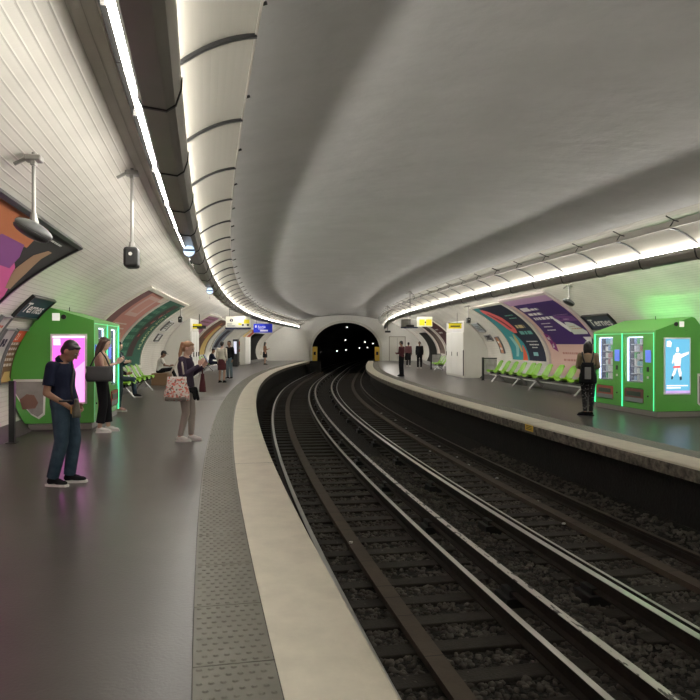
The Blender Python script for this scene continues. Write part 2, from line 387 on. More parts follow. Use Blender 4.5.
scr = mat('conductor_head', (.6, .58, .55), .3, metal=.9)
nt = scr.node_tree; uvn = nt.nodes.new('ShaderNodeUVMap'); nn = nt.nodes.new('ShaderNodeTexNoise'); mp = nt.nodes.new('ShaderNodeMapping')
mp.inputs['Scale'].default_value = (2.2, 8, 1); nn.inputs['Scale'].default_value = 2.2; nn.inputs['Detail'].default_value = 3
rp = nt.nodes.new('ShaderNodeValToRGB'); rp.color_ramp.elements[0].position = .40; rp.color_ramp.elements[0].color = (.07, .065, .06, 1)
rp.color_ramp.elements[1].position = .44; rp.color_ramp.elements[1].color = (.62, .60, .57, 1)
nt.links.new(uvn.outputs[0], mp.inputs[0]); nt.links.new(mp.outputs[0], nn.inputs['Vector']); nt.links.new(nn.outputs[0], rp.inputs[0]); nt.links.new(rp.outputs[0], nt.nodes['Principled BSDF'].inputs['Base Color'])
for oc, lb, hm in ((oT1, 'raised conductor rail with patchy scratched top, beside the near track', scr), (oT2, 'raised conductor rail with even polished top, beside the right track', headm)):
    r = rail('conductor_rail', oc, RT+.11, lb, .085, hm)
    s = 4.2 if oc == oT1 else 7.0
    while s < 60:
        e = MB(); e.box(-.13, .13, -.17, .17, -.14, .05, .01).box(-.08, .08, -.12, .12, .05, .12, .01)
        b = e.build('insulator_block', blackm); 
        b.parent = r; place(b, s, oc, BZ+.12-.06); s += 2.9
for oc, lb, s00 in ((1.05, 'long brown guard board lying between the rails of the near track', 0), (4.46, 'long brown guard board lying between the rails of the right track', 1)):
    g_ = sweep('guard_board', [(oc-.085, ST-.0), (oc-.085, ST+.07), (oc+.085, ST+.07), (oc+.085, ST)], SB, S_END+20, .5, boardm, closed=True)
    tag(g_, lb, 'board')
    mb = MB(); s = 3
    while s < 42:
        mb.add([P(s, oc-.086, ST+.0715), P(s, oc+.086, ST+.0715), P(s+.014, oc+.086, ST+.0715), P(s+.014, oc-.086, ST+.0715)], [(0, 1, 2, 3)]); s += random.choice((.5, .55, .9, .35))
    mb.build('board_joint', jm, g_)
# litter
lit = mat('litter_white', (.75, .74, .70), .7)
for i, (o, s) in enumerate(((4.62, 15.1), (4.7, 16.2), (4.75, 18.0), (4.6, 11.4), (4.35, 9.9), (4.65, 20.2), (4.7, 22), (4.8, 24.5), (4.66, 27), (1.0, 9.3), (2.6, 8.2), (4.3, 17.2), (4.7, 13.5))):
    a = [(random.uniform(.02, .05)*math.cos(t)+0, random.uniform(.02, .05)*math.sin(t)) for t in np.linspace(0, 6.28, 7)[:-1]]
    mb = MB(); mb.prism([(p[0]*.9, p[1]*.9) for p in a], 0, .018, axis='z')
    o_ = mb.build('litter_scrap', lit); place(o_, s, o, (ST+.072 if abs(o-1.0) < .09 else BZ+.05), random.uniform(0, 6))
    tag(o_, 'small white scrap of litter lying on the ballast between the rails', 'litter', 'scraps of litter on the tracks')
# end wall with the tunnel mouth
def arch_pt(u):       # u 0..1 from left foot over the crown to right foot
    c0, a0, b0, zc = 3.25, 3.15, 2.55, 1.0
    if u < .15: return (c0-a0, -1.4+(zc+1.4)*u/.15)
    if u > .85: return (c0+a0, -1.4+(zc+1.4)*(1-u)/.15)
    t = math.pi*(u-.15)/.7; return (c0-a0*math.cos(t), zc+b0*math.sin(t))
def outer_pt(u):
    if u < .15: return (CO-wall_dx(0)-.1, -1.4+(ZC+1.4)*u/.15) if u < .1 else (CO-A_, -1.4+(ZC+1.4)*u/.15)
    if u > .85: return (CO+A_, -1.4+(ZC+1.4)*(1-u)/.15)
    t = math.pi*(u-.15)/.7; return (CO-(A_+.05)*math.cos(t), ZC+(BU+.05)*math.sin(t))
us = np.linspace(0, 1, 121); V, F, UV = [], [], []
for u in us:
    for p in (arch_pt(u), outer_pt(u)): V.append(P(S_END, p[0], p[1])); UV.append(p)
for i in range(120): F.append((2*i, 2*i+1, 2*i+3, 2*i+2))
endtile = tile_mat('end_tile', (.86, .85, .80), (.83, .82, .78), (.7, .69, .65), ms=.06, grime=.95)
tag(mesh_obj('wall_end', V, F, endtile, uv=UV), kind='structure')
V, F = [], []
for u in us:
    a = arch_pt(u); dx, dz = a[0]-3.25, a[1]-1.0; L = math.hypot(dx, max(dz, 0.0)) if dz > 0 else abs(dx); nx, nz = dx/L, max(dz, 0)/L
    V += [P(S_END-.06, a[0], a[1]), P(S_END-.06, a[0]+nx*.22, a[1]+nz*.22), P(S_END, a[0]+nx*.24, a[1]+nz*.24), P(S_END+.3, a[0], a[1])]
for i in range(120):
    for j in range(3): F.append((4*i+j, 4*i+j+1, 4*i+4+j+1, 4*i+4+j))
    F.append((4*i+3, 4*i, 4*i+4, 4*i+7))
tag(mesh_obj('trim_14', V, F, offwhite), kind='structure')
tunnelm = mat('tunnel_soot', (.012, .011, .010), .9)
sweep('wall_tunnel', [arch_pt(u) for u in np.linspace(0, 1, 41)], S_END, S_END+60, 1, tunnelm, smooth=True, kind='structure')
mb = MB(); mb.add([P(SB, -6, -2), P(SB, 12, -2), P(SB, 12, 6), P(SB, -6, 6)], [(0, 1, 2, 3)]); tag(mb.build('wall_back', offwhite), kind='structure')
mb = MB(); mb.add([P(S_END+60, -6, -2), P(S_END+60, 12, -2), P(S_END+60, 12, 6), P(S_END+60, -6, 6)], [(0, 1, 2, 3)]); tag(mb.build('wall_tunnel_end', tunnelm), kind='structure')
# passages opening off the platforms
def passage(nm, sd, s0, s1, ztop, depth=5.0):
    f = lambda s, d, z: P(s, CO+sd*(wall_dx(max(0, min(z, 3)))+d), z)
    V, F = [], []; zs = np.linspace(0, ztop, 10)
    for s in (s0, s1):
        n = len(V)
        for z in zs: V += [f(s, 0, z), P(s, CO+sd*(A_+depth), z)]
        F += [(n+2*i, n+2*i+1, n+2*i+3, n+2*i+2) for i in range(9)]
    n = len(V); V += [f(s0, 0, ztop), f(s1, 0, ztop), P(s1, CO+sd*(A_+depth), ztop), P(s0, CO+sd*(A_+depth), ztop)]
    V += [P(s0, CO+sd*6.9, 0.001), P(s1, CO+sd*6.9, .001), P(s1, CO+sd*(A_+depth), .001), P(s0, CO+sd*(A_+depth), .001)]
    V += [P(s0, CO+sd*(A_+depth), 0), P(s1, CO+sd*(A_+depth), 0), P(s1, CO+sd*(A_+depth), ztop), P(s0, CO+sd*(A_+depth), ztop)]
    F += [(n, n+1, n+2, n+3), (n+4, n+5, n+6, n+7), (n+8, n+9, n+10, n+11)]
    tag(mesh_obj(nm, V, F, mat('passage_dark', (.06, .06, .055), .6)), kind='structure')
passage('wall_passage_left', -1, *OPL); passage('wall_passage_right', 1, *OPR)
# doors in the end wall
def door(nm, o0, o1, zt, m):
    d = MB().box(o0, o1, -.06, -.02, .0, zt).build(nm, m); e_ = P(S_END, 0, 0); d.location = e_; d.rotation_euler = (0, 0, -float(frame(S_END)[2]))
    tag(d, kind='structure'); f = MB(); f.box(o0-.08, o0, -.09, -.01, 0, zt+.08).box(o1, o1+.08, -.09, -.01, 0, zt+.08).box(o0, o1, -.09, -.01, zt, zt+.08); f.build('door_frame', mat('door_frame_beige', (.36, .34, .28), .6), d)
    MB().box((o0+o1)/2-.01, (o0+o1)/2+.01, -.064, -.058, .05, zt-.05).build('door_seam', jm, d)
    MB().box(o1-.25, o1-.12, -.10, -.06, 1.0, 1.03).build('door_handle', chrome, d)
door('door_1', 7.35, 8.75, 2.2, offwhite)
# pale recessed door leaves on the left wall near the end are flat panels set against the tiles

# ------------------------------------------------------------------ luminaires, one every 1.6 m on both sides
LS = 1.6
def make_luminaire():
    r = empty('ceiling_luminaire', loc=(0, 0, 0)); h = LS/2
    # origin: platform edge line, z absolute ; x towards the track
    d = MB().prism([(-1.225, 3.02), (-1.20, 2.97), (-1.07, 2.955), (-1.02, 2.99), (-.99, 3.08), (-.985, 3.145), (-.995, 3.145), (-1.005, 3.10), (-1.20, 3.10), (-1.20, 3.27), (-1.225, 3.27)], -h+.004, h-.004)
    d.build('duct', duct, r)
    j = MB().prism([(-1.234, 3.018), (-1.205, 2.961), (-1.068, 2.946), (-1.012, 2.984), (-.981, 3.078), (-.976, 3.15), (-.988, 3.15), (-1.0, 3.08), (-1.03, 3.0), (-1.072, 2.965), (-1.2, 2.98), (-1.224, 3.02), (-1.234, 3.1)], h-.012, h+.012)
    j.build('joint_ring', blackm, r)
    MB().prism([(-1.24, 3.085), (-1.228, 3.08), (-1.228, 3.17), (-1.29, 3.175), (-1.30, 3.155)], -h+.01, h-.01).build('light_tube', tube_o, r)
    MB().prism([(-1.2, 3.212), (-1.35, 3.212), (-1.35, 3.222), (-1.2, 3.222)], -h, h).build('tube_housing', mat('housing_dark', (.010, .0095, .009), .9, spec=.05), r)
    MB().box(-1.33, -1.23, -.008, .008, 3.165, 3.212).build('tube_holder', polem, r)
    MB().prism([(-1.05, 3.14), (-1.01, 3.14), (-1.01, 3.168), (-1.05, 3.168)], -h+.01, h-.01).build('track_side_tube', tube_i, r)
    # cove reflector
    pts = []
    for i in range(11):
        t = i/10; pts.append((-1.07+.515*t, 3.185+.26*t+.20*t*(1-t)))
    pts = [(-1.075, 3.13)]+pts
    th = [(x-.006, z+.008) for x, z in pts][::-1]
    MB().prism(pts+th, -h+.006, h-.006).build('reflector', whitemetal, r)
    th2 = [(x+.010, z-.020) for x, z in pts]; b2 = [(x-.004, z+.006) for x, z in pts][::-1]
    rb = MB().prism(th2+b2, h-.018, h+.018); rb.build('rib', blackm, r)
    MB().box(-.56, -.545, -h, h, 3.435, 3.46).build('edge_rail', duct, r)
    br = MB(); br.tube([(-.56, h-.02, 3.455), (-.63, h-.02, 3.57), (-.49, h-.02, 3.63)], .012, 6).tube([(-.63, h-.02, 3.57), (-.71, h-.02, 3.55)], .012, 6); br.build('bracket', blackm, r)
    MB().prism([(-.86, 3.47), (-.82, 3.47), (-.82, 3.50), (-.86, 3.50)], -h+.05, h-.05).build('added_uplight_strip', added_up, r)  # added uplight, hidden behind the reflector, fills the shaded band of the vault
    MB().box(-1.10, -1.09, -h, h, 3.10, 3.70).build('added_light_block', duct, r)  # unseen plate added to keep light off the tiles beside the duct
    hg = MB().tube([(-1.12, 0, 3.11), (-1.12, 0, 3.62)], .015, 6); hg.build('hanger', blackm, r)
    return r
proto = make_luminaire()
n = 0; s = -12.4
LUML = []
while s < 64.5:
    o = proto if n == 0 else copy_tree(proto)
    place(o, s, 0); tag(o, 'grey duct luminaire with cream cove reflector in the run above the left platform', 'ceiling light', 'luminaires above the left platform'); n += 1; s += LS
    LUML.append(o)
s = -12.4-.55
while s < 64.5:
    o = copy_tree(proto); place(o, s, W+.45, 0, math.pi)
    tag(o, 'grey duct luminaire with cream cove reflector in the run above the right platform', 'ceiling light', 'luminaires above the right platform'); s += LS
# ------------------------------------------------------------------ posters and signs that follow the vault
def vmap(side, s_left, z0, z1, off, flip):
    """returns f(u, v): u metres along the poster from its left edge as read, v 0..1 up its height -> world point"""
    g0, g1 = g_of_z(z0), g_of_z(z1)
    def f(u, v, extra=0.0):
        s = s_left+u if side < 0 else s_left-u      # left wall reads away from the camera, right wall towards it
        o, z = vault(g0+(g1-g0)*v, side, off+extra); return P(s, float(o), float(z))
    return f, g1-g0
def vsheet(name, f, u0, u1, v0, v1, m, parent, ex=0.0, nv=14, nu=3, poly=None):
    V, F = [], []
    for i in range(nu+1):
        for j in range(nv+1):
            u = u0+(u1-u0)*i/nu; v = v0+(v1-v0)*j/nv; V.append(f(u, v, ex))
    for i in range(nu):
        for j in range(nv): F.append((i*(nv+1)+j, (i+1)*(nv+1)+j, (i+1)*(nv+1)+j+1, i*(nv+1)+j+1))
    return mesh_obj(name, V, F, m, parent, smooth=True)
def vblob(name, f, pts, m, parent, ex, H):
    """a flat printed shape given by strips: pts = list of (v, u_left, u_right) from bottom to top"""
    V, F = [], []; n = 4
    P_ = []
    for k in range(len(pts)-1):
        for i in range(n):
            t = i/n; P_.append(tuple(pts[k][q]*(1-t)+pts[k+1][q]*t for q in range(3)))
    P_.append(pts[-1])
    for v, a, b in P_: V += [f(a, v, ex), f(b, v, ex)]
    for i in range(len(P_)-1): F.append((2*i, 2*i+1, 2*i+3, 2*i+2))
    return mesh_obj(name, V, F, m, parent, smooth=True)
def vtext(body, f, u, v, size, m, parent, H, ex=.006, rot=False, bold=.01, name='lettering', sx=1.0):
    V2, F, w_ = text2d(body, size, bold)
    if rot: V = [f(u-b, v+a*sx/H, ex) for a, b in V2]
    else: V = [f(u+a*sx, v+b/H, ex) for a, b in V2]
    return mesh_obj(name, V, F, m, parent)
def vbars(f, rows, m, parent, H, ex=.006, name='lettering'):
    """lines of print too small to read: (u, v, length, height)"""
    mb = MB()
    for u, v, ln, h in rows:
        x = u
        while x < u+ln:
            d = min(random.uniform(.05, .16)*max(1, h/.05), u+ln-x); mb.add([f(x, v, ex), f(x+d, v, ex), f(x+d, v+h/H, ex), f(x, v+h/H, ex)], [(0, 1, 2, 3)]); x += d+h*.6
    return mb.build(name, m, parent)
def rootmesh_box(name, s, o, z, parts): pass
frame_w = mat('poster_frame', (.62, .59, .52), .45)
pcol = {}
def cm(name, c, rough=.65): return mat('print_'+name, c, rough, spec=.2)
def poster(side, s_left, width, z0, z1, bg, label, group=None, frame_m=None, fw=.12, name='advertising_poster'):
    f, H = vmap(side, s_left, z0, z1, .035, False)
    sm = s_left+(width/2 if side < 0 else -width/2)
    e = empty(name, sm, CO+side*(wall_dx(z0)-.05), z0)
    fr = MB()
    # frame: four curved bars standing 5 cm off the tiles
    def bar(u0, u1, v0, v1):
        nv = 14 if (v1-v0) > .3 else 2; V = []; F = []
        for j in range(nv+1):
            v = v0+(v1-v0)*j/nv; V += [f(u0, v, -.03), f(u0, v, .03), f(u1, v, .03), f(u1, v, -.03)]
        for j in range(nv):
            for q in range(4): F.append((4*j+q, 4*j+(q+1) % 4, 4*j+4+(q+1) % 4, 4*j+4+q))
        F += [(0, 1, 2, 3), (4*nv+3, 4*nv+2, 4*nv+1, 4*nv)]; fr.add(V, F)
    hv = fw/H
    bar(-fw, 0, -hv, 1+hv); bar(width, width+fw, -hv, 1+hv); bar(0, width, -hv, 0); bar(0, width, 1, 1+hv)
    W_ = e.matrix_basis.copy()
    def rel(o):
        M = Matrix.Translation(e.location) @ Matrix.Rotation(e.rotation_euler.z, 4, 'Z')
        o.data.transform(M.inverted()); return o
    e['_'] = 0; del e['_']
    sheet = vsheet('poster_sheet', f, 0, width, 0, 1, bg, e); rel(sheet)
    rel(fr.build('poster_frame', frame_m or frame_w, e))
    tag(e, label, 'poster', group)
    return e, f, H, rel
dark = cm('dark', (.03, .03, .045))
# --- left wall, nearest: orange and magenta picture, its lower left outside the frame
e, f, H, rel = poster(-1, 7.0, 4.15, 1.0, 3.05, cm('charcoal', (.05, .055, .05)), 'large poster with orange and magenta abstract shapes, nearest on the left wall', frame_m=blackm, fw=.06)
rel(vblob('printed_shape', f, [(.86, 0, 2.7), (.93, 0, 2.5), (1, 0, 2.45)], cm('orange', (.62, .22, .10)), e, .004, H))
rel(vblob('printed_shape', f, [(.0, 0, 4.15), (.55, 0, 4.1), (.66, 0, 3.75), (.74, 0, 3.2), (.80, 0, 2.6)], cm('magenta', (.82, .16, .42)), e, .006, H))
rel(vblob('printed_shape', f, [(.60, 3.8, 4.02), (.72, 3.3, 3.85), (.84, 3.2, 3.6), (.90, 3.4, 3.6)], cm('tan', (.45, .30, .18)), e, .008, H))
rel(vblob('printed_shape', f, [(.72, 1.8, 3.1), (.80, 1.6, 2.9), (.87, 1.6, 2.5)], cm('violet', (.34, .12, .36)), e, .009, H))
vv = [(.02+.035*i, ) for i in range(9)]
mb = MB(); rel(vbars(f, [(1.6, .955, 1.9, .03)], white, e, H, .012))
# --- left wall: pink poster, green poster
e, f, H, rel = poster(-1, 19.0, 4.0, .95, 3.05, cm('salmon', (.52, .24, .20)), 'faded pink and orange poster, left of the dark green one above the green seats')
rel(vblob('printed_shape', f, [(0, 0, 1.1), (.5, 0, 1.1), (1, 0, 1.0)], cm('dullplum', (.20, .10, .10)), e, .004, H))
rel(vblob('printed_shape', f, [(.62, 1.5, 3.2), (.95, 1.4, 3.1)], cm('palepink', (.62, .42, .38)), e, .005, H))
rel(vblob('printed_shape', f, [(.67, 1.8, 2.9), (.9, 1.75, 2.85)], cm('salmon2', (.58, .30, .25)), e, .007, H))
rel(vblob('printed_shape', f, [(.0, 1.1, 4.0), (.28, 1.1, 3.6), (.5, 1.1, 1.8)], cm('rust', (.50, .13, .05)), e, .005, H))
rel(vbars(f, [(1.4, .30+.065*i, 2.0-.1*i, .05) for i in range(4)], cm('cream', (.66, .58, .50)), e, H, .009))
rel(vblob('printed_shape', f, [(.90, 3.2, 4.0), (1, 3.1, 4.0)], cm('cream', (.66, .58, .50)), e, .005, H))
e, f, H, rel = poster(-1, 23.3, 3.95, .8, 3.05, cm('bottle', (.03, .13, .085)), 'dark green poster with pale lettering down its right side, above the green seats')
rel(vblob('printed_shape', f, [(.12, 1.5, 2.5), (.5, 1.6, 2.6), (.95, 1.9, 3.0)], cm('brownblack', (.07, .045, .04)), e, .004, H))
rel(vblob('printed_shape', f, [(.35, 1.9, 2.05), (.62, 2.2, 2.35), (.85, 2.55, 2.65)], cm('red', (.55, .08, .06)), e, .006, H))
rel(vblob('printed_shape', f, [(.5, 2.3, 2.38), (.7, 2.55, 2.62), (.8, 2.7, 2.76)], cm('palepink', (.62, .42, .38)), e, .007, H))
rel(vbars(f, [(.25, .14+.10*i, 1.15, .16) for i in range(8)], cm('sage', (.10, .26, .17)), e, H, .006))
rel(vtext('HUMOUR FOU', f, 3.55, .2, .62, cm('paleyellow', (.60, .68, .38)), e, H, .008, rot=True, sx=.40))
# --- right wall: teal and dark poster, purple poster
e, f, H, rel = poster(1, 28.3, 3.9, .95, 3.05, cm('ink', (.022, .025, .05)), 'dark blue poster with teal and coral picture, beyond the big purple one')
rel(vblob('printed_shape', f, [(0, 0, 2.1), (.25, 0, 1.9), (.5, 0, 1.2), (.8, 0, 1.0), (1, 0, .8)], cm('teal', (.05, .30, .33)), e, .004, H))
rel(vblob('printed_shape', f, [(.42, 1.5, 1.9), (.5, 1.1, 2.1), (.72, .7, 1.9), (.88, .5, 1.3), (.94, .6, .9)], cm('coral', (.75, .14, .14)), e, .006, H))
rel(vblob('printed_shape', f, [(.5, 1.55, 1.75), (.7, 1.05, 1.35), (.84, .75, .9)], cm('maroon', (.20, .03, .05)), e, .008, H))
rel(vblob('printed_shape', f, [(.05, .5, .8), (.2, .75, 1.15), (.36, .5, .85)], cm('paleteal', (.28, .55, .55)), e, .007, H))
rel(vblob('printed_shape', f, [(.0, 1.3, 1.9), (.15, 1.5, 1.8), (.22, 1.6, 1.7)], cm('redorange', (.70, .12, .05)), e, .007, H))
rel(vblob('printed_shape', f, [(.12, 1.25, 1.4), (.3, 1.0, 1.4), (.4, 1.2, 1.3)], cm('ochre', (.55, .40, .15)), e, .008, H))
rel(vbars(f, [(2.5, .74, .9, .06), (2.6, .68, .8, .05)], cm('green2', (.20, .50, .35)), e, H, .006))
rel(vbars(f, [(2.35, .50, .95, .16)], cm('gold', (.62, .50, .25)), e, H, .006)); rel(vbars(f, [(2.2, .39, 1.4, .16)], cm('seagreen', (.15, .40, .38)), e, H, .006))
rel(vbars(f, [(2.3, .27, 1.2, .04), (2.5, .22, 1.0, .05), (2.65, .18, .6, .04)], white, e, H, .006))
rel(vblob('printed_shape', f, [(.07, 2.6, 3.1), (.12, 2.6, 3.1)], cm('paleteal', (.28, .55, .55)), e, .006, H))
e, f, H, rel = poster(1, 24.0, 4.0, .5, 3.1, cm('peach', (.62, .42, .36)), 'big purple poster with white text and a peach strip along its bottom', frame_m=cm('lilacframe', (.50, .43, .42)))
pur = cm('purple', (.055, .022, .13))
rel(vsheet('printed_shape', f, .35, 3.85, .33, .90, pur, e, .004)); rel(vsheet('printed_shape', f, 0, 4.0, .90, 1.0, cm('lilac', (.46, .28, .45)), e, .003, nv=4))
wp = cm('white', (.78, .76, .74))
rel(vsheet('printed_shape', f, .5, 1.25, .785, .845, wp, e, .006, nv=4)); rel(vbars(f, [(1.32, .79, .65, .11), (.6, .715, 1.2, .12), (.65, .645, 1.75, .13)], wp, e, H, .006))
rel(vbars(f, [(.8, .585, .8, .035), (.8, .54, .75, .04), (.85, .495, .75, .04)], wp, e, H, .006))
rel(vblob('printed_shape', f, [(.47, 2.6, 2.75), (.55, 2.3, 2.7), (.62, 2.15, 2.45), (.655, 2.15, 2.3)], wp, e, .006, H))
rel(vblob('printed_shape', f, [(.44, 2.75, 3.75), (.47, 2.7, 3.8), (.57, 2.7, 3.3), (.59, 2.75, 3.0)], cm('palegrey', (.60, .64, .58)), e, .006, H))
rel(vbars(f, [(2.9, .50, .7, .05), (2.85, .53, .4, .03)], cm('tan', (.45, .30, .18)), e, H, .009))
rel(vblob('printed_shape', f, [(.60, 2.4, 3.8), (.66, 2.3, 3.7), (.68, 2.3, 3.2)], cm('plum', (.16, .06, .22)), e, .005, H))
rel(vbars(f, [(2.9, .62, .4, .05), (2.5, .69, 1.1, .015)], cm('lilac', (.46, .28, .45)), e, H, .008))
rel(vblob('printed_shape', f, [(.33, 3.5, 3.62), (.41, 3.25, 3.85)], wp, e, .007, H))
stp = cm('logo_plum', (.22, .03, .16))
for k in range(2):
    mb = MB(); u0, v0 = .28+.13*k, .37-.085*k
    mb.add([f(u0, v0, .007), f(u0+.42, v0-.04, .007), f(u0+.42, v0+.06, .007), f(u0, v0+.10, .007)], [(0, 1, 2, 3)]); rel(mb.build('logo_panel', stp, e))
    rel(vtext(('wi', 'zi')[k], f, u0+.06, v0+.01, .26, wp, e, H, .012))
rel(vbars(f, [(1.15, .225, 1.5, .07), (1.15, .155, 1.9, .07)], cm('rosebrown', (.42, .20, .18)), e, H, .006))
# --- far posters
e, f, H, rel = poster(-1, 34.8, 3.7, .95, 3.0, cm('mauve', (.42, .20, .30)), 'mauve poster with rows of dark lines, beyond the white booth on the left wall')
rel(vbars(f, [(.3, .3+.1*i, 3.0, .10) for i in range(7)], cm('dullplum', (.20, .10, .10)), e, H, .006))
e, f, H, rel = poster(-1, 39.2, 3.6, .95, 2.95, cm('brown', (.16, .085, .06)), 'brown and yellow poster beyond the mauve one on the left wall')
rel(vblob('printed_shape', f, [(0, 2.0, 3.4), (.4, 2.1, 3.3), (.8, 2.4, 3.2)], cm('honey', (.62, .45, .16)), e, .006, H))
rel(vblob('printed_shape', f, [(.4, 1.5, 1.9), (.9, 2.0, 2.4)], cm('rust', (.50, .13, .05)), e, .007, H))
e, f, H, rel = poster(-1, 44.5, 3.0, 1.2, 2.6, cm('steel', (.24, .26, .28)), 'grey poster low on the left wall beyond the brown and yellow one')
rel(vblob('printed_shape', f, [(.1, .6, 1.6), (.9, 1.2, 2.4)], dark, e, .006, H))
e, f, H, rel = poster(-1, 53.0, 3.2, .95, 2.7, cm('scarlet', (.60, .10, .05)), 'red and cream striped poster beside the dark passage opening at left')
rel(vblob('printed_shape', f, [(.1, 1.0, 1.5), (.9, 1.2, 1.9)], cm('cream', (.66, .58, .50)), e, .006, H)); rel(vblob('printed_shape', f, [(.5, 0, .9), (1, 0, 1.2)], cm('honey', (.62, .45, .16)), e, .006, H))
e, f, H, rel = poster(1, 43.4, 3.9, .95, 2.95, cm('oxblood', (.085, .03, .035)), 'dark oxblood poster beside the white booth on the right wall')
rel(vbars(f, [(.5, .66, 1.4, .10), (.8, .55, 1.4, .12)], cm('palegrey', (.60, .64, .58)), e, H, .006))
e, f, H, rel = poster(1, 48.2, 3.7, .95, 2.9, cm('umber', (.17, .12, .10)), 'grey-brown poster between the dark oxblood one and the far passage')
rel(vblob('printed_shape', f, [(.1, .8, 1.6), (.9, 1.0, 2.0)], cm('brownblack', (.07, .045, .04)), e, .006, H))
rel(vsheet('printed_shape', f, 0, .7, 0, 1, cm('cream', (.66, .58, .50)), e, .004))
# --- small notices on the tiles
def notice(side, s_left, width, z0, z1, bg, label, name='wall_notice', cat='notice', rows=None, fg=None, fm=None, group=None):
    e, f, H, rel = poster(side, s_left, width, z0, z1, bg, label, group, fm or mat('thin_frame', (.2,.2,.2), .4), .018, name); e['category'] = cat
    if rows: rel(vbars(f, rows, fg or white, e, H, .006))
    return e, f, H, rel
notice(-1, 28.6, 1.0, 2.16, 2.5, cm('paper', (.55, .54, .50)), 'framed notice on the tiles right of the green poster, upper one', rows=[(.1, .2+.2*i, .7, .05) for i in range(4)], fg=dark)
notice(-1, 28.9, .85, 1.72, 2.0, cm('slate', (.12, .13, .13)), 'dark notice on the tiles right of the green poster, below the framed one', rows=[(.1, .15+.2*i, .6, .05) for i in range(4)])
notice(1, 31.7, 1.1, 2.16, 2.52, cm('paper2', (.50, .54, .60)), 'framed notice on the tiles left of the teal poster, upper one', rows=[(.1, .2+.2*i, .8, .05) for i in range(3)], fg=navy)
notice(1, 31.4, .95, 1.75, 2.0, cm('paper', (.55, .54, .50)), 'grey notice on the tiles left of the teal poster, below the framed one', rows=[(.1, .15+.25*i, .8, .07) for i in range(3)], fg=dark)
notice(1, 29.9, .5, 1.2, 1.9, cm('flyer', (.60, .30, .18)), 'narrow orange flyer strip beside the teal poster', rows=[(.05, .2, .3, .1), (.05, .6, .3, .1)])
# station name plates
def nameplate(side, s_left, width, z0, z1, label, size, fm=None):
    e, f, H, rel = poster(side, s_left, width, z0, z1, navy if side > 0 else cm('plate_teal', (.015, .055, .06)), label, None, fm or blackm, .02, 'station_name_sign'); e['category'] = 'sign'
    rel(vtext('Ternes', f, width*.10, .24, size, white, e, H, .008, bold=.02, sx=width*.80/text2d('Ternes', size, .02)[2])); return e
nameplate(-1, 12.35, 1.35, 2.08, 2.40, 'dark Ternes name plate on the left wall above the small posters', .30)
nameplate(1, 19.75, 1.6, 2.05, 2.42, 'navy Ternes name plate on the right wall behind the vending kiosk', .36)
# white framed timetable strip and small posters on the left wall behind the kiosk
e, f, H, rel = notice(-1, 11.9, .45, .95, 2.05, cm('paper', (.55, .54, .50)), 'white timetable sheet with red squares at the left edge of the picture', rows=[(.05, .1+.09*i, .3, .05) for i in range(9)], fg=cm('red', (.55, .08, .06)))
e, f, H, rel = notice(-1, 12.55, .5, .95, 1.85, cm('paper', (.55, .54, .50)), 'pale sheet with black print left of the red 21 poster', rows=[(.12, .66+.05*i, .25, .05) for i in range(3)]+[(.12, .3+.08*i, .2, .05) for i in range(3)], fg=dark)
e, f, H, rel = notice(-1, 13.15, .62, .90, 1.86, cm('flyerbrown', (.20, .12, .06)), 'narrow poster headed by a red block reading 21, beside the green kiosk')
rel(vsheet('printed_shape', f, .02, .60, .76, .99, cm('redorange', (.70, .12, .05)), e, .004, nv=4)); rel(vtext('21', f, .12, .80, .20, white, e, H, .008))
rel(vblob('printed_shape', f, [(.02, .02, .6), (.1, .1, .5), (.2, .2, .5)], cm('honey', (.62, .45, .16)), e, .006, H)); rel(vbars(f, [(.05, .30+.1*i, .45, .05) for i in range(5)], cm('cream', (.66, .58, .50)), e, H, .006))
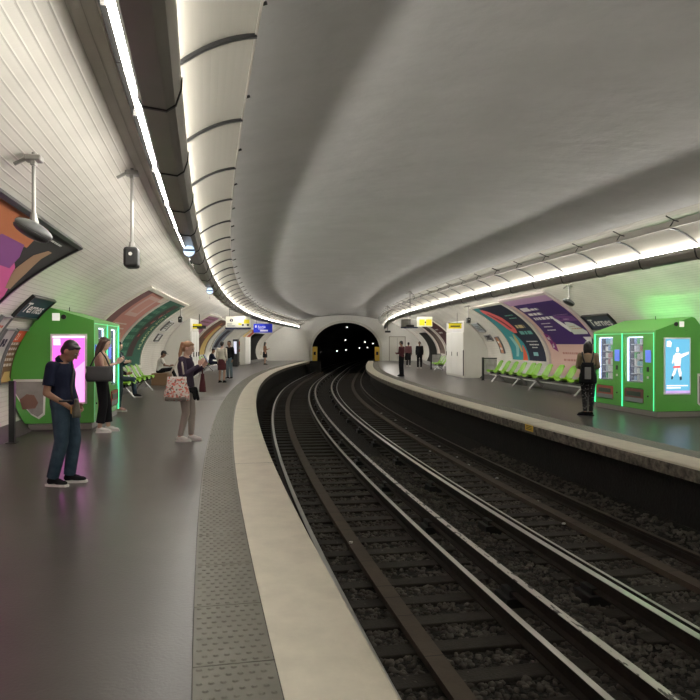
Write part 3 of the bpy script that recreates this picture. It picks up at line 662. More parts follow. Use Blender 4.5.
# ------------------------------------------------------------------ kiosks with vending machines
def kiosk(side, s0, dxf, Hf, xb, Hb, gap, L, label, turn=0.0):
    m_ = side
    k = empty('vending_kiosk', s0, CO+side*dxf, 0, turn); tag(k, label, 'kiosk'); KM = Matrix.Translation(k.location) @ Matrix.Rotation(k.rotation_euler.z, 4, 'Z')
    def X(z, extra=0): return min(wall_dx(max(z, 0))-gap-extra, 20)-dxf
    con = [(.0, .14), (.0, Hf), (xb, Hb)]
    z = Hb-.02
    while z > .16: con.append((max(X(z), .4), z)); z -= .12
    con.append((X(.14), .14))
    flip = lambda pts: [(x*m_, z) for x, z in pts]
    MB().prism(flip(con), -.05, 0.0).build('end_panel', green, k)
    MB().prism(flip(con), L, L+.05).build('end_panel', green, k)
    pl = MB(); pl.box(m_*.06, m_*(X(.07)), 0, L, .0, .14).build('plinth', plinth, k)
    pb = MB(); pb.box(m_*.045, m_*.06, .0, L, .02, .12); pb.box(m_*.06, m_*(X(.07)), -.03, -.0, .02, .12).build('plinth_trim', mat('steel_strip', (.32, .30, .28), .35, metal=.6), k)
    MB().prism(flip([(0, Hf), (xb, Hb), (xb, Hb-.04), (0, Hf-.04)]), 0, L).build('roof_panel', mat('kiosk_roof', (.13, .38, .08), .45), k)
    back = MB().prism(flip([(.66, .14), (.66, Hf)]+[(max(xb, .67), Hb-.04)]+con[3:]), 0.0, L); back.build('back_box', greend, k)
    # rivets and trim on the end panel
    rv = MB()
    for i in range(18): rv.ball((m_*(X(1.2)*.5 if side > 0 else .80), -.052, .35+i*.09), .008, 6, 4)
    rv.build('rivet_row', greend, k)
    # screen
    sx0, sx1, sz0, sz1 = (.22, .79, .53, 1.70) if side > 0 else (.16, .72, .53, 1.74)
    fr = MB().box(m_*(sx0-.03), m_*(sx1+.03), -.075, -.05, sz0-.03, sz1+.03, .008).build('screen_frame', white, k)
    if side > 0: sc = mat('screen_blue', (.1, .3, .5), .3, emit=(.14, .50, .72), es=.34)
    else: sc = mat('screen_pink', (.6, .1, .5), .3, emit=(.88, .15, .68), es=.46)
    sw = mat('screen_white', (.8, .8, .8), .3, emit=(.95, .93, .97), es=.38)
    sr = mat('screen_red', (.8, .1, .1), .3, emit=(.85, .10, .10), es=.25)
    scn = MB().box(m_*sx0, m_*sx1, -.082, -.072, sz0, sz1).build('screen', sc, k)
    def onscr(name, pts, mt, lay=1):   # polygon in screen units 0..1
        MB().prism([((m_*(sx0+(sx1-sx0)*a)), sz0+(sz1-sz0)*b) for a, b in pts], -.083-.002*lay, -.083).build(name, mt, scn)
    # screen x runs 0 at the platform side
    onscr('screen_picture', [(.04, .86), (.22, .85), (.25, .93), (.18, .97), (.05, .96)] if side > 0 else [(.75, .86), (.97, .86), (.97, .96), (.76, .96)], sw)
    if side > 0:
        skin_s = mat('screen_figure', (.8, .75, .75), .3, emit=(.85, .80, .84), es=.36)
        onscr('screen_picture', [(.38, .48), (.60, .48), (.64, .64), (.60, .74), (.40, .74), (.34, .62)], skin_s)          # body
        onscr('screen_picture', [(.44, .76), (.52, .75), (.56, .80), (.53, .85), (.46, .85), (.43, .80)], skin_s)          # head
        onscr('screen_picture', [(.60, .64), (.95, .72), (.97, .77), (.62, .72)], skin_s)                                 # arm
        onscr('screen_picture', [(.36, .62), (.40, .72), (.32, .70), (.26, .56), (.30, .54)], skin_s)
        onscr('screen_picture', [(.38, .48), (.48, .48), (.40, .36), (.30, .30), (.25, .33)], skin_s)                       # legs
        onscr('screen_picture', [(.48, .48), (.60, .48), (.66, .38), (.64, .30), (.57, .30)], skin_s)
        onscr('screen_picture', [(.30, .465), (.60, .47), (.60, .505), (.32, .50)], sr, 2)
        onscr('screen_picture', [(.22, .26), (.29, .26), (.30, .32), (.25, .32)], mat('screen_dark', (.02, .05, .1), .3), 2)
        onscr('screen_picture', [(.58, .24), (.67, .25), (.66, .31), (.58, .31)], MATS['screen_dark'], 2)
        for z0 in (.13, .09): onscr('screen_lettering', [(.04, z0), (.92-.3*(z0 < .1), z0), (.92-.3*(z0 < .1), z0+.022), (.04, z0+.022)], sw)
        onscr('screen_picture', [(0, 0), (1, 0), (1, .05), (0, .05)], mat('screen_lilac', (.5, .3, .6), .3, emit=(.55, .38, .75), es=.32))
    else:
        ps = mat('screen_pale_pink', (.8, .5, .7), .3, emit=(.95, .33, .82), es=.48)
        onscr('screen_picture', [(0, .97), (1, .97), (1, 1), (0, 1)], sw); onscr('screen_picture', [(0, .0), (.5, 0), (.3, .5), (.0, .62)], ps)
    # small square sign and camera eye
    xs = .61 if side > 0 else .66; zs = (2.02 if side > 0 else 2.09)
    MB().box(m_*(xs-.05), m_*(xs+.06), -.07, -.05, zs-.06, zs+.06, .01).build('square_sign', mat('sign_lit_cream', (.9, .9, .85), .4, emit=(1, 1, .9), es=.15), k)
    c = MB(); c.tube([(m_*(xs-.13), -.05, zs), (m_*(xs-.13), -.075, zs)], .045, 14); c.build('camera_eye', blackm, k)
    # low window in the end panel, towards the wall
    wx1 = X(.95)-.06; wx0 = wx1-.55 if side < 0 else .99
    if side < 0:
        wp_ = [(wx0, .95), (X(.95)-.05, .95), (X(.75)-.05, .72), (X(.6)-.12, .55), (X(.4)-.25, .30), (wx0+.12, .22), (wx0+.02, .30)]
    else: wp_ = [(.99, .95), (1.55, .95), (1.55, .3), (1.4, .22), (1.1, .22), (.99, .3)]
    inn = lambda s_: [((sum(p[0] for p in wp_)/len(wp_))+(x-sum(p[0] for p in wp_)/len(wp_))*s_, (sum(p[1] for p in wp_)/len(wp_))+(z-sum(p[1] for p in wp_)/len(wp_))*s_) for x, z in wp_]
    wf = MB().prism(flip(wp_), -.065, -.05).build('window_frame', mat('frame_silver', (.75, .74, .70), .3, metal=.4), k)
    MB().prism(flip(inn(.88)), -.07, -.064).build('window_pane', mat('pane_grey', (.20, .19, .18), .12, noise=(3, .5, (.36, .33, .31))), wf)
    cx = sum(p[0] for p in wp_)/len(wp_)
    MB().prism(flip([(cx-.1, .42), (cx+.12, .40), (cx+.17, .58), (cx+.05, .68), (cx-.08, .66), (cx-.15, .52)]), -.073, -.069).build('window_picture', mat('pane_brown', (.20, .10, .07), .4), wf)
    # green light strips
    MB().box(m_*.3, m_*xb, -.0, L, Hf+.01+(Hb-Hf)*.9, Hf+.02+(Hb-Hf)*.9).build('upper_light_strip', greend, k) if False else None
    MB().box(m_*(xb+.10), m_*(xb+.13), .3, L-.2, Hb-.05, Hb-.02).build('upper_light_strip', ledtop, k)
    ant = MB().tube([(m_*xb*.9, L*.45, Hb-.02), (m_*xb*.9, L*.45, Hb+.06)], .008, 6); ant.build('aerial', blackm, k)
    uw = (L-.06)/2
    for i in range(2):
        near = i == 0; y0 = .02+i*(uw+.02)
        vm = empty('vending_machine', loc=KM @ Vector((m_*.02, y0, .14)), rz=k.rotation_euler.z)
        sd = 'left' if side < 0 else 'right'
        tag(vm, 'green vending machine with lit glass front, %s platform, %s' % (sd, 'nearer the screen end' if near else 'farther from the screen end'), 'vending machine')
        h = Hf-.14-.05
        body = MB()
        gy0, gy1 = (uw*.34, uw-.10)     # glass: on the far part, keypad column on the near part
        gz0, gz1 = .58, h-.07
        body.box(m_*0, m_*.04, 0, gy0, 0, h).box(m_*0, m_*.04, gy1, uw, 0, h).box(m_*0, m_*.04, gy0, gy1, gz1, h).box(m_*0, m_*.04, gy0, gy1, 0, .12).box(m_*0, m_*.04, gy0, gy1, .46, gz0)
        body.box(m_*.58, m_*.60, 0, uw, 0, h).box(m_*.04, m_*.58, 0, .02, 0, h).box(m_*.04, m_*.58, uw-.02, uw, 0, h).box(m_*.04, m_*.58, 0, uw, 0, .02).box(m_*.04, m_*.58, 0, uw, h-.02, h)
        body.build('body', green, vm)
        MB().box(m_*.50, m_*.52, gy0, gy1, gz0, gz1).build('inner_back', mat('machine_inside', (.10, .11, .18), .5), vm)
        MB().box(m_*.1, m_*.5, gy0-.015, gy0, gz0, gz1).box(m_*.1, m_*.5, gy1, gy1+.015, gz0, gz1).build('inner_side', MATS['machine_inside'], vm)
        MB().box(m_*.05, m_*.07, gy1-.045, gy1-.02, gz0+.02, gz1-.02).build('light_column', mat('cold_led', (1, 1, 1), .5, emit=(.55, .70, 1), es=1.6), vm)
        MB().box(m_*.05, m_*.08, gy0+.01, gy1-.07, gz1-.025, gz1-.005).build('light_strip', MATS['cold_led'], vm)
        MB().box(m_*.01, m_*.014, gy0, gy1, gz0, gz1).build('glass_pane', glassm, vm)
        nsh = 6
        for r_ in range(nsh):
            zz = gz0+.02+r_*(gz1-gz0-.04)/nsh
            MB().box(m_*.10, m_*.48, gy0+.01, gy1-.08, zz, zz+.015).build('shelf', mat('shelf_wire', (.55, .57, .62), .3, metal=.3), vm)
        # hatch
        hb = MB().box(m_*-.012, m_*.03, gy0-.02, gy1+.02, .14, .44, .01).build('delivery_hatch', mat('hatch_red', (.34, .07, .05), .4) if i == 1 or side < 0 else mat('hatch_dark', (.16, .06, .05), .4), vm)
        MB().box(m_*-.02, m_*-.01, gy0+.08, gy1-.08, .28, .38, .006).build('hatch_flap', mat('hatch_black', (.03, .06, .04), .3), hb)
        MB().box(m_*-.016, m_*-.008, gy0-.01, gy1+.01, .14, .24).build('hatch_sill', mat('hatch_grey', (.20, .24, .23), .3, metal=.3), hb)
        kp = MB().box(m_*-.015, m_*.01, .12, gy0-.10, h*.62, h*.78, .008).build('payment_screen', mat('screen_small', (.1, .15, .5), .3, emit=(.10, .18, .7), es=.3), vm)
        MB().box(m_*-.015, m_*.01, .2, .27, h*.50, h*.56, .005).build('keypad', blackm, vm)
        MB().box(m_*-.015, m_*.01, .2, .26, h*.41, h*.44, .005).build('coin_slot', MATS['frame_silver'], vm)
        MB().ball((m_*-.005, .23, h*.18), .02, 8, 5).build('lock', blackm, vm)
        MB().box(m_*-.016, m_*0, -.008, .008, 0, h+.02).build('light_edge', led, vm)
        if i == 1: MB().box(m_*-.02, m_*0, uw-.006, uw+.010, 0, h+.02).build('light_edge', led, vm)
        MB().box(m_*-.02, m_*-.0, 0, uw, h-.012, h+.006).build('light_edge', mat('green_led_dim', (.2, .8, .3), .5, emit=(.20, .8, .35), es=.12), vm)
        snacks(m_, vm, KM @ Matrix.Translation((m_*.02, y0, .14)), k.rotation_euler.z, gy0, gy1-.09, gz0, gz1, nsh, 'snack packets in the %s machine, %s' % (sd, 'near' if near else 'far'),
               'snack packet inside the vending machine %s, %s platform' % ('nearer the screen' if near else 'farther from the screen', sd))
SNK = []
def snacks(m_, vm, M, rz_, y0, y1, z0, z1, nsh, group, label):
    cols = [(.55, .60, .75), (.70, .72, .82), (.62, .30, .40), (.15, .55, .25), (.35, .45, .75), (.75, .75, .80), (.30, .55, .70)]
    if not SNK:
        for i, c in enumerate(cols):
            mb = MB(); mb.box(-.05, .05, -.045, .045, 0.002, .13, .02); me = mb.build('snack_packet', mat('packet_%d' % i, c, .3)); SNK.append(me)
    n = max(3, int((y1-y0)/.115))
    for r_ in range(nsh):
        for j in range(n):
            i = random.randrange(len(SNK))
            src = SNK[i]
            if src.get('label') is None: q = src
            else: q = src.copy(); COL.objects.link(q)
            q.location = M @ Vector((m_*.17, y0+.06+j*(y1-y0-.06)/n, z0+.035+r_*(z1-z0-.04)/nsh))
            q.rotation_euler = (0, 0, rz_+random.uniform(-.15, .15)); q.scale = (1, random.uniform(.8, 1.0), random.uniform(.8, 1.25))
            tag(q, label, 'snack', group)
kiosk(1, 14.0, 5.52, 1.88, .86, 2.18, .45, 2.55, 'green vending kiosk with blue screen on its end, right platform', -.075)
kiosk(-1, 13.75, 5.95, 2.03, .80, 2.27, .05, 2.75, 'green vending kiosk with pink screen on its end, behind the man in navy', .04)
for q in SNK:
    if q.get('label') is None: bpy.data.objects.remove(q)
# ------------------------------------------------------------------ seat rows
def seat_row(side, s0, n, sp, label, dxs=6.62):
    m_ = side
    r = empty('seat_row', s0, CO+side*dxs, 0); tag(r, label, 'seats', 'rows of green seats')
    prof = [(-.02, .42), (.0, .455), (.08, .45), (.22, .435), (.34, .45), (.42, .52), (.49, .68), (.56, .88), (.585, .90)]
    for i in range(n):
        y = i*sp; V, F = [], []; ny = 8
        for j in range(ny+1):
            t = j/ny*2-1
            for x, z in prof: V.append((m_*(x-.03*(t*t)*(x > .4)), y+t*.27*(1-.12*max(0, (z-.6)/.26)), z+.05*t*t*(1 if x < .45 else 0)-.06*t**4*(x > .5)))
        k = len(prof); nv = len(V)
        V += [(a+m_*-.02*(c > .5), b, c-.022) for a, b, c in V]
        for j in range(ny):
            for q in range(k-1): F.append((j*k+q, j*k+q+1, (j+1)*k+q+1, (j+1)*k+q)); F.append((nv+j*k+q, nv+(j+1)*k+q, nv+(j+1)*k+q+1, nv+j*k+q+1))
        bd = [j*k for j in range(ny+1)]+[ny*k+q for q in range(1, k)]+[j*k+k-1 for j in range(ny-1, -1, -1)]+[q for q in range(k-2, 0, -1)]
        for a in range(len(bd)): b_ = bd[(a+1) % len(bd)]; F.append((bd[a], b_, nv+b_, nv+bd[a]))
        st = mesh_obj('seat', V, F, seatm, r, smooth=True)
        MB().box(m_*.08, m_*.34, y-.14, y+.14, .37, .42, .02).build('seat_mount', blackm, st)
    L = (n-1)*sp
    bm_ = MB(); bm_.box(m_*.17, m_*.24, -.35, L+.35, .31, .375, .01); bm_.build('beam', mat('beam_grey', (.10, .10, .10), .35, metal=.5), r)
    for y in (sp*.6, L-sp*.6) if n > 3 else (L/2,):
        lg = MB(); lg.tube([(m_*.20, y, .32), (m_*.08, y, .18), (m_*-.06, y, .03)], .028, 8).tube([(m_*.20, y, .32), (m_*.36, y, .2), (m_*.46, y, .06)], .028, 8).ball((m_*-.06, y, .03), .045, 8, 6, (1, 1, .6)).build('leg', mat('leg_steel', (.35, .34, .33), .3, metal=.8), r)
    return r
sw1 = seat_row(1, 25.1, 5, .93, 'row of green seats on the right platform, the one farther from the kiosk')
seat_row(1, 19.5, 6, .93, 'row of green seats on the right platform, the one nearer the kiosk')
seat_row(-1, 20.7, 6, .90, 'row of green seats on the left platform under the green poster', 6.5)
seat_row(-1, 40.0, 3, .9, 'short row of green seats far along the left platform beyond the booth')
seat_row(1, 39.2, 3, .9, 'short row of green seats far along the right platform beyond the booth', 6.2)
# low white ledge behind the seats
for nm, sd, a, b in (('trim_15', 1, 18.0, 32.2), ('trim_16', -1, 19.5, 31.8)):
    sweep(nm, [(CO+sd*(wall_dx(.2)-.03), .2), (CO+sd*(wall_dx(.2)-.03), .27), (CO+sd*(wall_dx(.27)+.05), .27)], a, b, 1, white, kind='structure')
# brown box seat on which the man in the cap sits
b = MB().box(-.3, .3, -.55, .55, 0, .46, .01).build('storage_box', mat('box_brown', (.25, .15, .08), .6)); place(b, 28.0, -3.82); tag(b, 'brown wooden box against the left wall, under the man in the cap', 'box')
# black posts with glass screens
def post(s, o, side, label, glass=True):
    p = empty('screen_post', s, o, 0); tag(p, label, 'post')
    MB().box(-.045, .045, -.045, .045, 0, 1.0, .008).build('upright', blackm, p)
    MB().box(-.08, .08, -.08, .08, 0, .012).build('foot_plate', blackm, p)
    if glass:
        MB().box(side*.045, side*.62, -.02, .02, .93, .98).build('top_rail', blackm, p)
        MB().box(side*.06, side*.62, -.008, .008, .25, .92).build('glass_panel', mat('panel_glass', (.50, .50, .46), .12, noise=(4, .4, (.30, .30, .28))), p)
post(12.19, -4.02, -1, 'black upright post at the far left, in front of the tiled wall', False)
post(30.2, 9.55, 1, 'black post with a glass panel at the end of the right seat row')
post(43.6, 9.3, 1, 'black post with a glass panel beside the far booth, right platform')
# ------------------------------------------------------------------ white booths
def booth(side, s0, s1, dxf, label):
    b = empty('service_booth', s0, CO+side*dxf, 0); tag(b, label, 'booth')
    zt = 2.75; m_ = side
    X = lambda z: wall_dx(z)-dxf-.015
    z_top = zt
    while wall_dx(z_top) < dxf+.02: z_top -= .02
    con = [(0, 0), (0, z_top)]
    z = z_top-.05
    while z > .22: con.append((X(z), z)); z -= .12
    con += [(X(.2)-.2, 0)]
    L = s1-s0
    MB().prism([(x*m_, z) for x, z in con], 0, L).build('booth_shell', offwhite, b)
    nd = 3
    for i in range(nd):
        y0 = .06+i*(L-.12)/nd; y1 = y0+(L-.12)/nd-.03
        d = MB().box(-.03*m_, 0, y0, y1, .1, min(2.15, z_top-.1), .008).build('booth_door', white, b)
        MB().box(-.06*m_, -.03*m_, y1-.12, y1-.09, 1.0, 1.2, .004).build('door_handle', blackm, d)
    MB().box(-.035*m_, 0, -.0, .05, .1, 1.3).build('corner_strip', blackm, b)
booth(1, 32.3, 36.2, 6.28, 'white tiled-in booth with door leaves on the right platform, past the seats')
booth(-1, 31.9, 34.4, 6.2, 'white booth against the left wall, behind the girl with the tote')
# white cupboard and dark machine far left
e = empty('display_cabinet', 49.0, -3.75, 0); tag(e, 'dark upright display cabinet with pale screen, far along the left wall', 'cabinet')
MB().box(-.17, .17, 0, .5, 0, 1.9, .02).build('cabinet_body', blackm, e); MB().box(-.11, .11, -.012, 0, .9, 1.75).build('cabinet_screen', mat('screen_pale', (.4, .4, .5), .3, emit=(.6, .62, .75), es=.4), e)
e = empty('white_cupboard', 52.6, -4.0, 0); tag(e, 'tall white cupboard against the left wall near the far end', 'cupboard')
MB().box(-.1, .3, 0, 2.3, 0, 2.1, .02).build('cupboard_body', offwhite, e); MB().box(.3, .325, .05, 1.1, .1, 2.1, .005).build('cupboard_door', white, e); MB().box(.3, .325, 1.2, 2.25, .1, 2.1, .005).build('cupboard_door', white, e)
# yellow machines at the tunnel mouth
for nm, o, lb in (('l', .42, 'yellow marker cabinet at the left foot of the tunnel mouth'), ('r', 6.18, 'yellow marker cabinet at the right foot of the tunnel mouth')):
    e = empty('marker_cabinet', S_END-.9, o, -1.1 if False else 0); tag(e, lb, 'cabinet')
    ym = mat('cabinet_yellow', (.80, .55, .08), .5)
    MB().box(-.22, .22, 0, .3, -0.0, 1.3, .02).build('cabinet_body', ym, e); MB().box(-.10, .10, -.02, 0, .55, .85, .004).build('cabinet_symbol', dark, e)
# end of platform slabs that carry them
for nm, o0, o1 in (('floor', -.0, 1.0), ('floor', 5.3, 6.6)):
    sweep(nm, [(o0, 0), (o1, 0), (o1, -1.4), (o0, -1.4)], S_END-1.2, S_END-.02, .6, sooty, closed=True, kind='structure')
# ------------------------------------------------------------------ hanging signs
def hsign(s, o0, o1, z0, z1, m, label, name='hanging_sign', thick=.08, rods=True, bar=None):
    oc = (o0+o1)/2; e = empty(name, s, oc, z0); tag(e, label, 'sign'); hw = (o1-o0)/2
    b = MB().box(-hw, hw, 0, thick, 0, z1-z0, .01).build('sign_panel', m, e)
    zt = ZC+BU*math.sqrt(max(0, 1-((oc-CO)/A_)**2))
    if rods: 
        r = MB()
        for x in (-hw*.7, hw*.7): r.tube([(x, thick/2, z1-z0), (x, thick/2, zt-z0-.02)], .012, 6)
        r.build('hanger', blackm, e)
    if bar: MB().box(-hw-.02, hw+.02, -.015, thick+.015, -bar, 0, .005).build('lower_bar', navy, e)
    return e
def stext(e, body, x, z, size, m, y=-.006, sx=1):
    V, F, w_ = text2d(body, size, .015); return mesh_obj('lettering', [(x+a*sx, y, z+b) for a, b in V], F, m, e)
def sbars(e, rows, m, y=-.006):
    mb = MB()
    for x, z, ln, h in rows: mb.add([(x, y, z), (x+ln, y, z), (x+ln, y, z+h), (x, y, z+h)], [(0, 1, 2, 3)])
    return mb.build('lettering', m, e)
cream = mat('sign_cream', (.72, .72, .62), .4, emit=(.8, .8, .66), es=.06)
e = hsign(36.0, -2.22, -.98, 2.42, 2.98, cream, 'white hanging line sign with navy lower bar and yellow arrow at left', bar=.09)
sbars(e, [(-.55, .16, .25, .03), (-.55, .06, .4, .03)], navy)
c = MB().tube([(-.33, -.004, .36), (-.33, -.012, .36)], .085, 18); c.build('line_badge', dark, e); stext(e, '2', -.365, .305, .14, white, -.014)
sbars(e, [(.30, .20, .28, .20), (.02, .12, .16, .10)], yellow); sbars(e, [(.2, .08, .09, .09), (.45, .08, .1, .09)], dark, -.008)
e = hsign(45.0, -1.86, -.66, 2.30, 2.86, blue, 'blue hanging exit sign with white lettering over the left platform')
stext(e, 'Sortie', -.32, .30, .2, white); sbars(e, [(-.5, .32, .1, .14), (-.3, .22, .35, .03), (-.18, .08, .5, .10)], white)
e = hsign(34.0, 7.25, 8.0, 2.42, 2.90, cream, 'white hanging sign with yellow blocks above the right platform', rods=False)
sbars(e, [(-.26, .06, .26, .30), (.06, .06, .28, .30)], yellow); sbars(e, [(-.0, .18, .07, .07)], dark, -.008)
e = hsign(34.2, 6.5, 7.3, 2.42, 2.80, polem, 'grey hanging display housing over the right platform edge', name='platform_display', bar=.07, rods=False)
e = hsign(31.6, 8.33, 8.92, 2.28, 2.52, yellow, 'yellow hanging sign in front of the right booth', rods=False); sbars(e, [(-.22, .08, .44, .06)], dark)
MB().tube([(.1, .04, .24), (.1, .04, 1.05)], .012, 6).build('hanger', blackm, e); MB().box(-.32, .32, -.02, .1, .24, .27).build('top_rail', blackm, e)
e = hsign(32.6, -3.42, -2.9, 2.28, 2.50, yellow, 'yellow hanging sign beside the left booth, above the girl', rods=False); sbars(e, [(-.2, .07, .35, .06)], dark)
MB().tube([(.15, .04, .22), (.15, .04, .85)], .02, 6).build('hanger', blackm, e); MB().box(.05, .45, -.02, .1, .0, .13).build('sign_bracket', blackm, e)
# ------------------------------------------------------------------ poles with loudspeakers, cameras and monitors
def drop(s, o, zb, dev, label, cat, name):
    zt = ZC+BU*math.sqrt(max(0, 1-((o-CO)/A_)**2))
    e = empty(name, s, o, zb); tag(e, label, cat)
    hgt = zt-zb
    MB().tube([(0, 0, .05), (0, 0, hgt-.02)], .017, 10).build('pole', polem if dev != 'monitor' else blackm, e)
    a = MB(); a.box(-.07, .07, -.07, .07, hgt-.10, hgt-.05, .012).box(-.02, .02, -.05, .05, hgt-.14, hgt-.06, .006).tube([(-.07, 0, hgt-.08), (-.16, 0, hgt-.13)], .018, 8)
    a.build('ceiling_bracket', polem, e)
    if dev == 'horn':
        V, F = [], []; n = 20; m = 6
        h = MB(); h.ball((0, 0, 0), .15, 20, 10, (1.15, .9, .42), Matrix.Rotation(.5, 3, 'Y')); h.build('speaker_shell', mat('speaker_grey', (.16, .165, .165), .4), e, smooth=True)
        MB().ball((-.02, 0, -.028), .148, 20, 8, (1.12, .9, .36), Matrix.Rotation(.5, 3, 'Y')).build('speaker_grille', blackm, e, smooth=True)
        MB().tube([(0, 0, .03), (0, 0, .14)], [.045, .025], 10).build('collar', polem, e)
    if dev == 'camera':
        MB().box(-.075, .075, -.16, .10, -.17, .05, .03).build('camera_body', blackm, e); MB().tube([(0, -.155, -.03), (0, -.165, -.03)], .02, 10).build('camera_lens', MATS['frame_silver'], e)
        MB().tube([(0, 0, .04), (0, 0, .12)], [.04, .025], 10).build('collar', polem, e)
    if dev == 'monitor':
        MB().box(-.16, .16, -.16, .16, -.06, .05, .03).build('camera_housing', blackm, e)
        MB().tube([(.03, 0, hgt-.1), (.16, 0, hgt-.18), (.2, 0, hgt-.32), (.1, 0, hgt-.45)], .014, 8).build('cable', blackm, e)
    return e
drop(6.72, -2.32, 2.60, 'horn', 'grey shell loudspeaker on a pole in front of the nearest left poster', 'loudspeaker', 'loudspeaker')
drop(8.2, -1.66, 2.60, 'camera', 'black boxy camera on a long pole beside the left duct', 'camera', 'surveillance_camera')
drop(17.9, 8.30, 2.72, 'horn', 'small shell loudspeaker on a pole beside the purple poster', 'loudspeaker', 'loudspeaker')
drop(28.0, 8.35, 2.6, 'camera', 'small camera on a pole at the far top corner of the teal poster', 'camera', 'surveillance_camera')
drop(30.0, 6.30, 2.36, 'monitor', 'black device on a long thin pole over the right platform edge, nearer one', 'camera', 'surveillance_camera')
drop(41.0, 6.45, 2.30, 'monitor', 'black device on a long thin pole over the right platform edge, farther one', 'camera', 'surveillance_camera')
drop(26.6, -2.9, 2.55, 'camera', 'small camera on a pole right of the green poster, left side', 'camera', 'surveillance_camera')
# round signal discs under the left duct
for s, lb in ((10.15, 'round glowing signal disc under the left duct, the nearer one'), (17.6, 'round glowing signal disc under the left duct, the farther one')):
    e = empty('signal_disc', s, -1.13, 2.94); tag(e, lb, 'signal light')
    MB().tube([(0, .0, -.05), (0, .04, -.05)], .085, 24).build('disc_body', blackm, e)
    MB().tube([(0, -.012, -.05), (0, .0, -.05)], .078, 24).build('disc_face', mat('disc_glow', (.7, .8, .9), .3, emit=(.62, .80, 1), es=.45), e)
    MB().box(-.076, .076, -.02, -.012, -.055, -.03).build('disc_bar', mat('disc_blue', (.05, .12, .25), .4), e)
    MB().box(-.012, .012, -.01, .03, .0, .03).box(-.008, .008, .0, .02, -.24, -.13).build('disc_stem', polem, e)
# small dark detector plate on duct
e = MB().box(-.03, .03, -.015, .015, -.01, 0).build('duct_label', blackm); place(e, 5.05, -1.10, 3.009); tag(e, 'small black rectangular plate on the underside of the left duct', 'plate')
# yellow plate on the right coping
e = MB().box(-.006, .0, -.19, .19, -.15, -.025).build('yellow_plate', mat('plate_yellow', (.85, .55, .06), .6)); place(e, 13.4, W, 0.0); tag(e, 'yellow warning plate on the face of the right platform edge', 'plate')
for k in range(3):
    b_ = MB().box(-.009, -.006, -.13, .13, -.115+.03*k, -.105+.03*k).build('printed_line', dark, e)
# tunnel lamps
tl = mat('tunnel_lamp_glow', (1, 1, 1), .5, emit=(1, .97, .88), es=1.6)
TL = [(347, 327, 80), (345.5, 340, 84), (337, 351, 88), (346, 350, 95), (365, 342, 90), (373, 343.5, 84), (359.5, 348, 100), (367.5, 347.5, 105), (320, 352, 75)]
for i, (px, py, s) in enumerate(TL):
    x, y, t = frame(s); u = (px-350)/700; o = (u*y-x)/(math.cos(t)+u*math.sin(t)); Zc = y-o*math.sin(t); z = 1.6-(py-343.6)*Zc/700
    l_ = MB().ball((0, 0, 0), .07, 10, 6, (1.2, 1, .8)).build('tunnel_lamp', tl); l_.location = P(s, o, z); MB().box(-.02, .02, .05, .4, -.02, .02).build('lamp_bracket', blackm, l_)
    tag(l_, 'small white lamp glowing inside the dark tunnel', 'lamp', 'lamps in the tunnel')
#@@STAGE3
# ------------------------------------------------------------------ people
SKIN = {'tan': mat('skin_tan', (.27, .145, .09), .6), 'fair': mat('skin_fair', (.56, .36, .27), .55), 'brown': mat('skin_brown', (.20, .11, .07), .55)}
def remesh(mb, name, m, parent, vox, sm=3, M=None):
    o = mb.build(name, m, None)
    a = o.modifiers.new('r', 'REMESH'); a.mode = 'VOXEL'; a.voxel_size = vox; a.adaptivity = 0
    if sm: b = o.modifiers.new('s', 'SMOOTH'); b.iterations = sm; b.factor = .5
    dg = bpy.context.evaluated_depsgraph_get(); me = bpy.data.meshes.new_from_object(o.evaluated_get(dg)); o.modifiers.clear()
    old = o.data; o.data = me; bpy.data.meshes.remove(old); me.name = name
    if not me.materials: me.materials.append(m)
    me.polygons.foreach_set('use_smooth', [True]*len(me.polygons)); o.parent = parent; return o
def cap(mb, p0, p1, r0, r1, n=12):
    p0, p1 = Vector(p0), Vector(p1); mb.tube([p0, p0.lerp(p1, .5), p1], [r0, (r0+r1)/2, r1], n); mb.ball(p0, r0, n, 8); mb.ball(p1, r1, n, 8)
def chain(mb, pts, rs, n=12):
    for i in range(len(pts)-1): cap(mb, pts[i], pts[i+1], rs[i], rs[i+1], n)
def trunk(mb, J, t0, t1, inf, wf=1.0, fem=False):
    df = J.get('df', 1.0)
    """rings of the trunk between t0 and t1 (0 crotch .. 1 neck)"""
    P0, P1, P2 = J['pelvis'], J['chest'], J['neck']
    def c(t):
        if t < .2: return P0+Vector((0, 0, -.10))*(.2-t)/.2
        if t < .65: return P0.lerp(P1, (t-.2)/.45)
        return P1.lerp(P2, (t-.65)/.35)
    prof = [(0, .11, .085), (.1, .155, .105), (.2, .168, .115), (.32, .155 if not fem else .15, .105), (.44, .138 if not fem else .118, .098), (.56, .152 if not fem else .132, .108),
            (.68, .172 if not fem else .15, .118), (.80, .178 if not fem else .155, .108), (.90, .135 if not fem else .12, .082), (1, .06, .06)]
    ts = [t0+(t1-t0)*i/14 for i in range(15)]; n = 20; V, F = [], []
    lat = J['lat']
    for t in ts:
        a = np.interp(t, [p[0] for p in prof], [p[1] for p in prof])*wf+inf; b = np.interp(t, [p[0] for p in prof], [p[2] for p in prof])*wf*df+inf
        d = (c(min(t+.06, 1))-c(max(t-.06, 0))).normalized(); f = d.cross(lat).normalized()*-1
        l2 = lat
        tw = J.get('twist', 0)*max(0, t-.3)
        for k in range(n):
            an = 2*math.pi*k/n; V.append(c(t)+l2*(a*math.cos(an))+f*(b*math.sin(an)))
    for i in range(14):
        for k in range(n): F.append((i*n+k, i*n+(k+1) % n, (i+1)*n+(k+1) % n, (i+1)*n+k))
    F += [tuple(range(n))[::-1], tuple(14*n+k for k in range(n))]; mb.add(V, F)
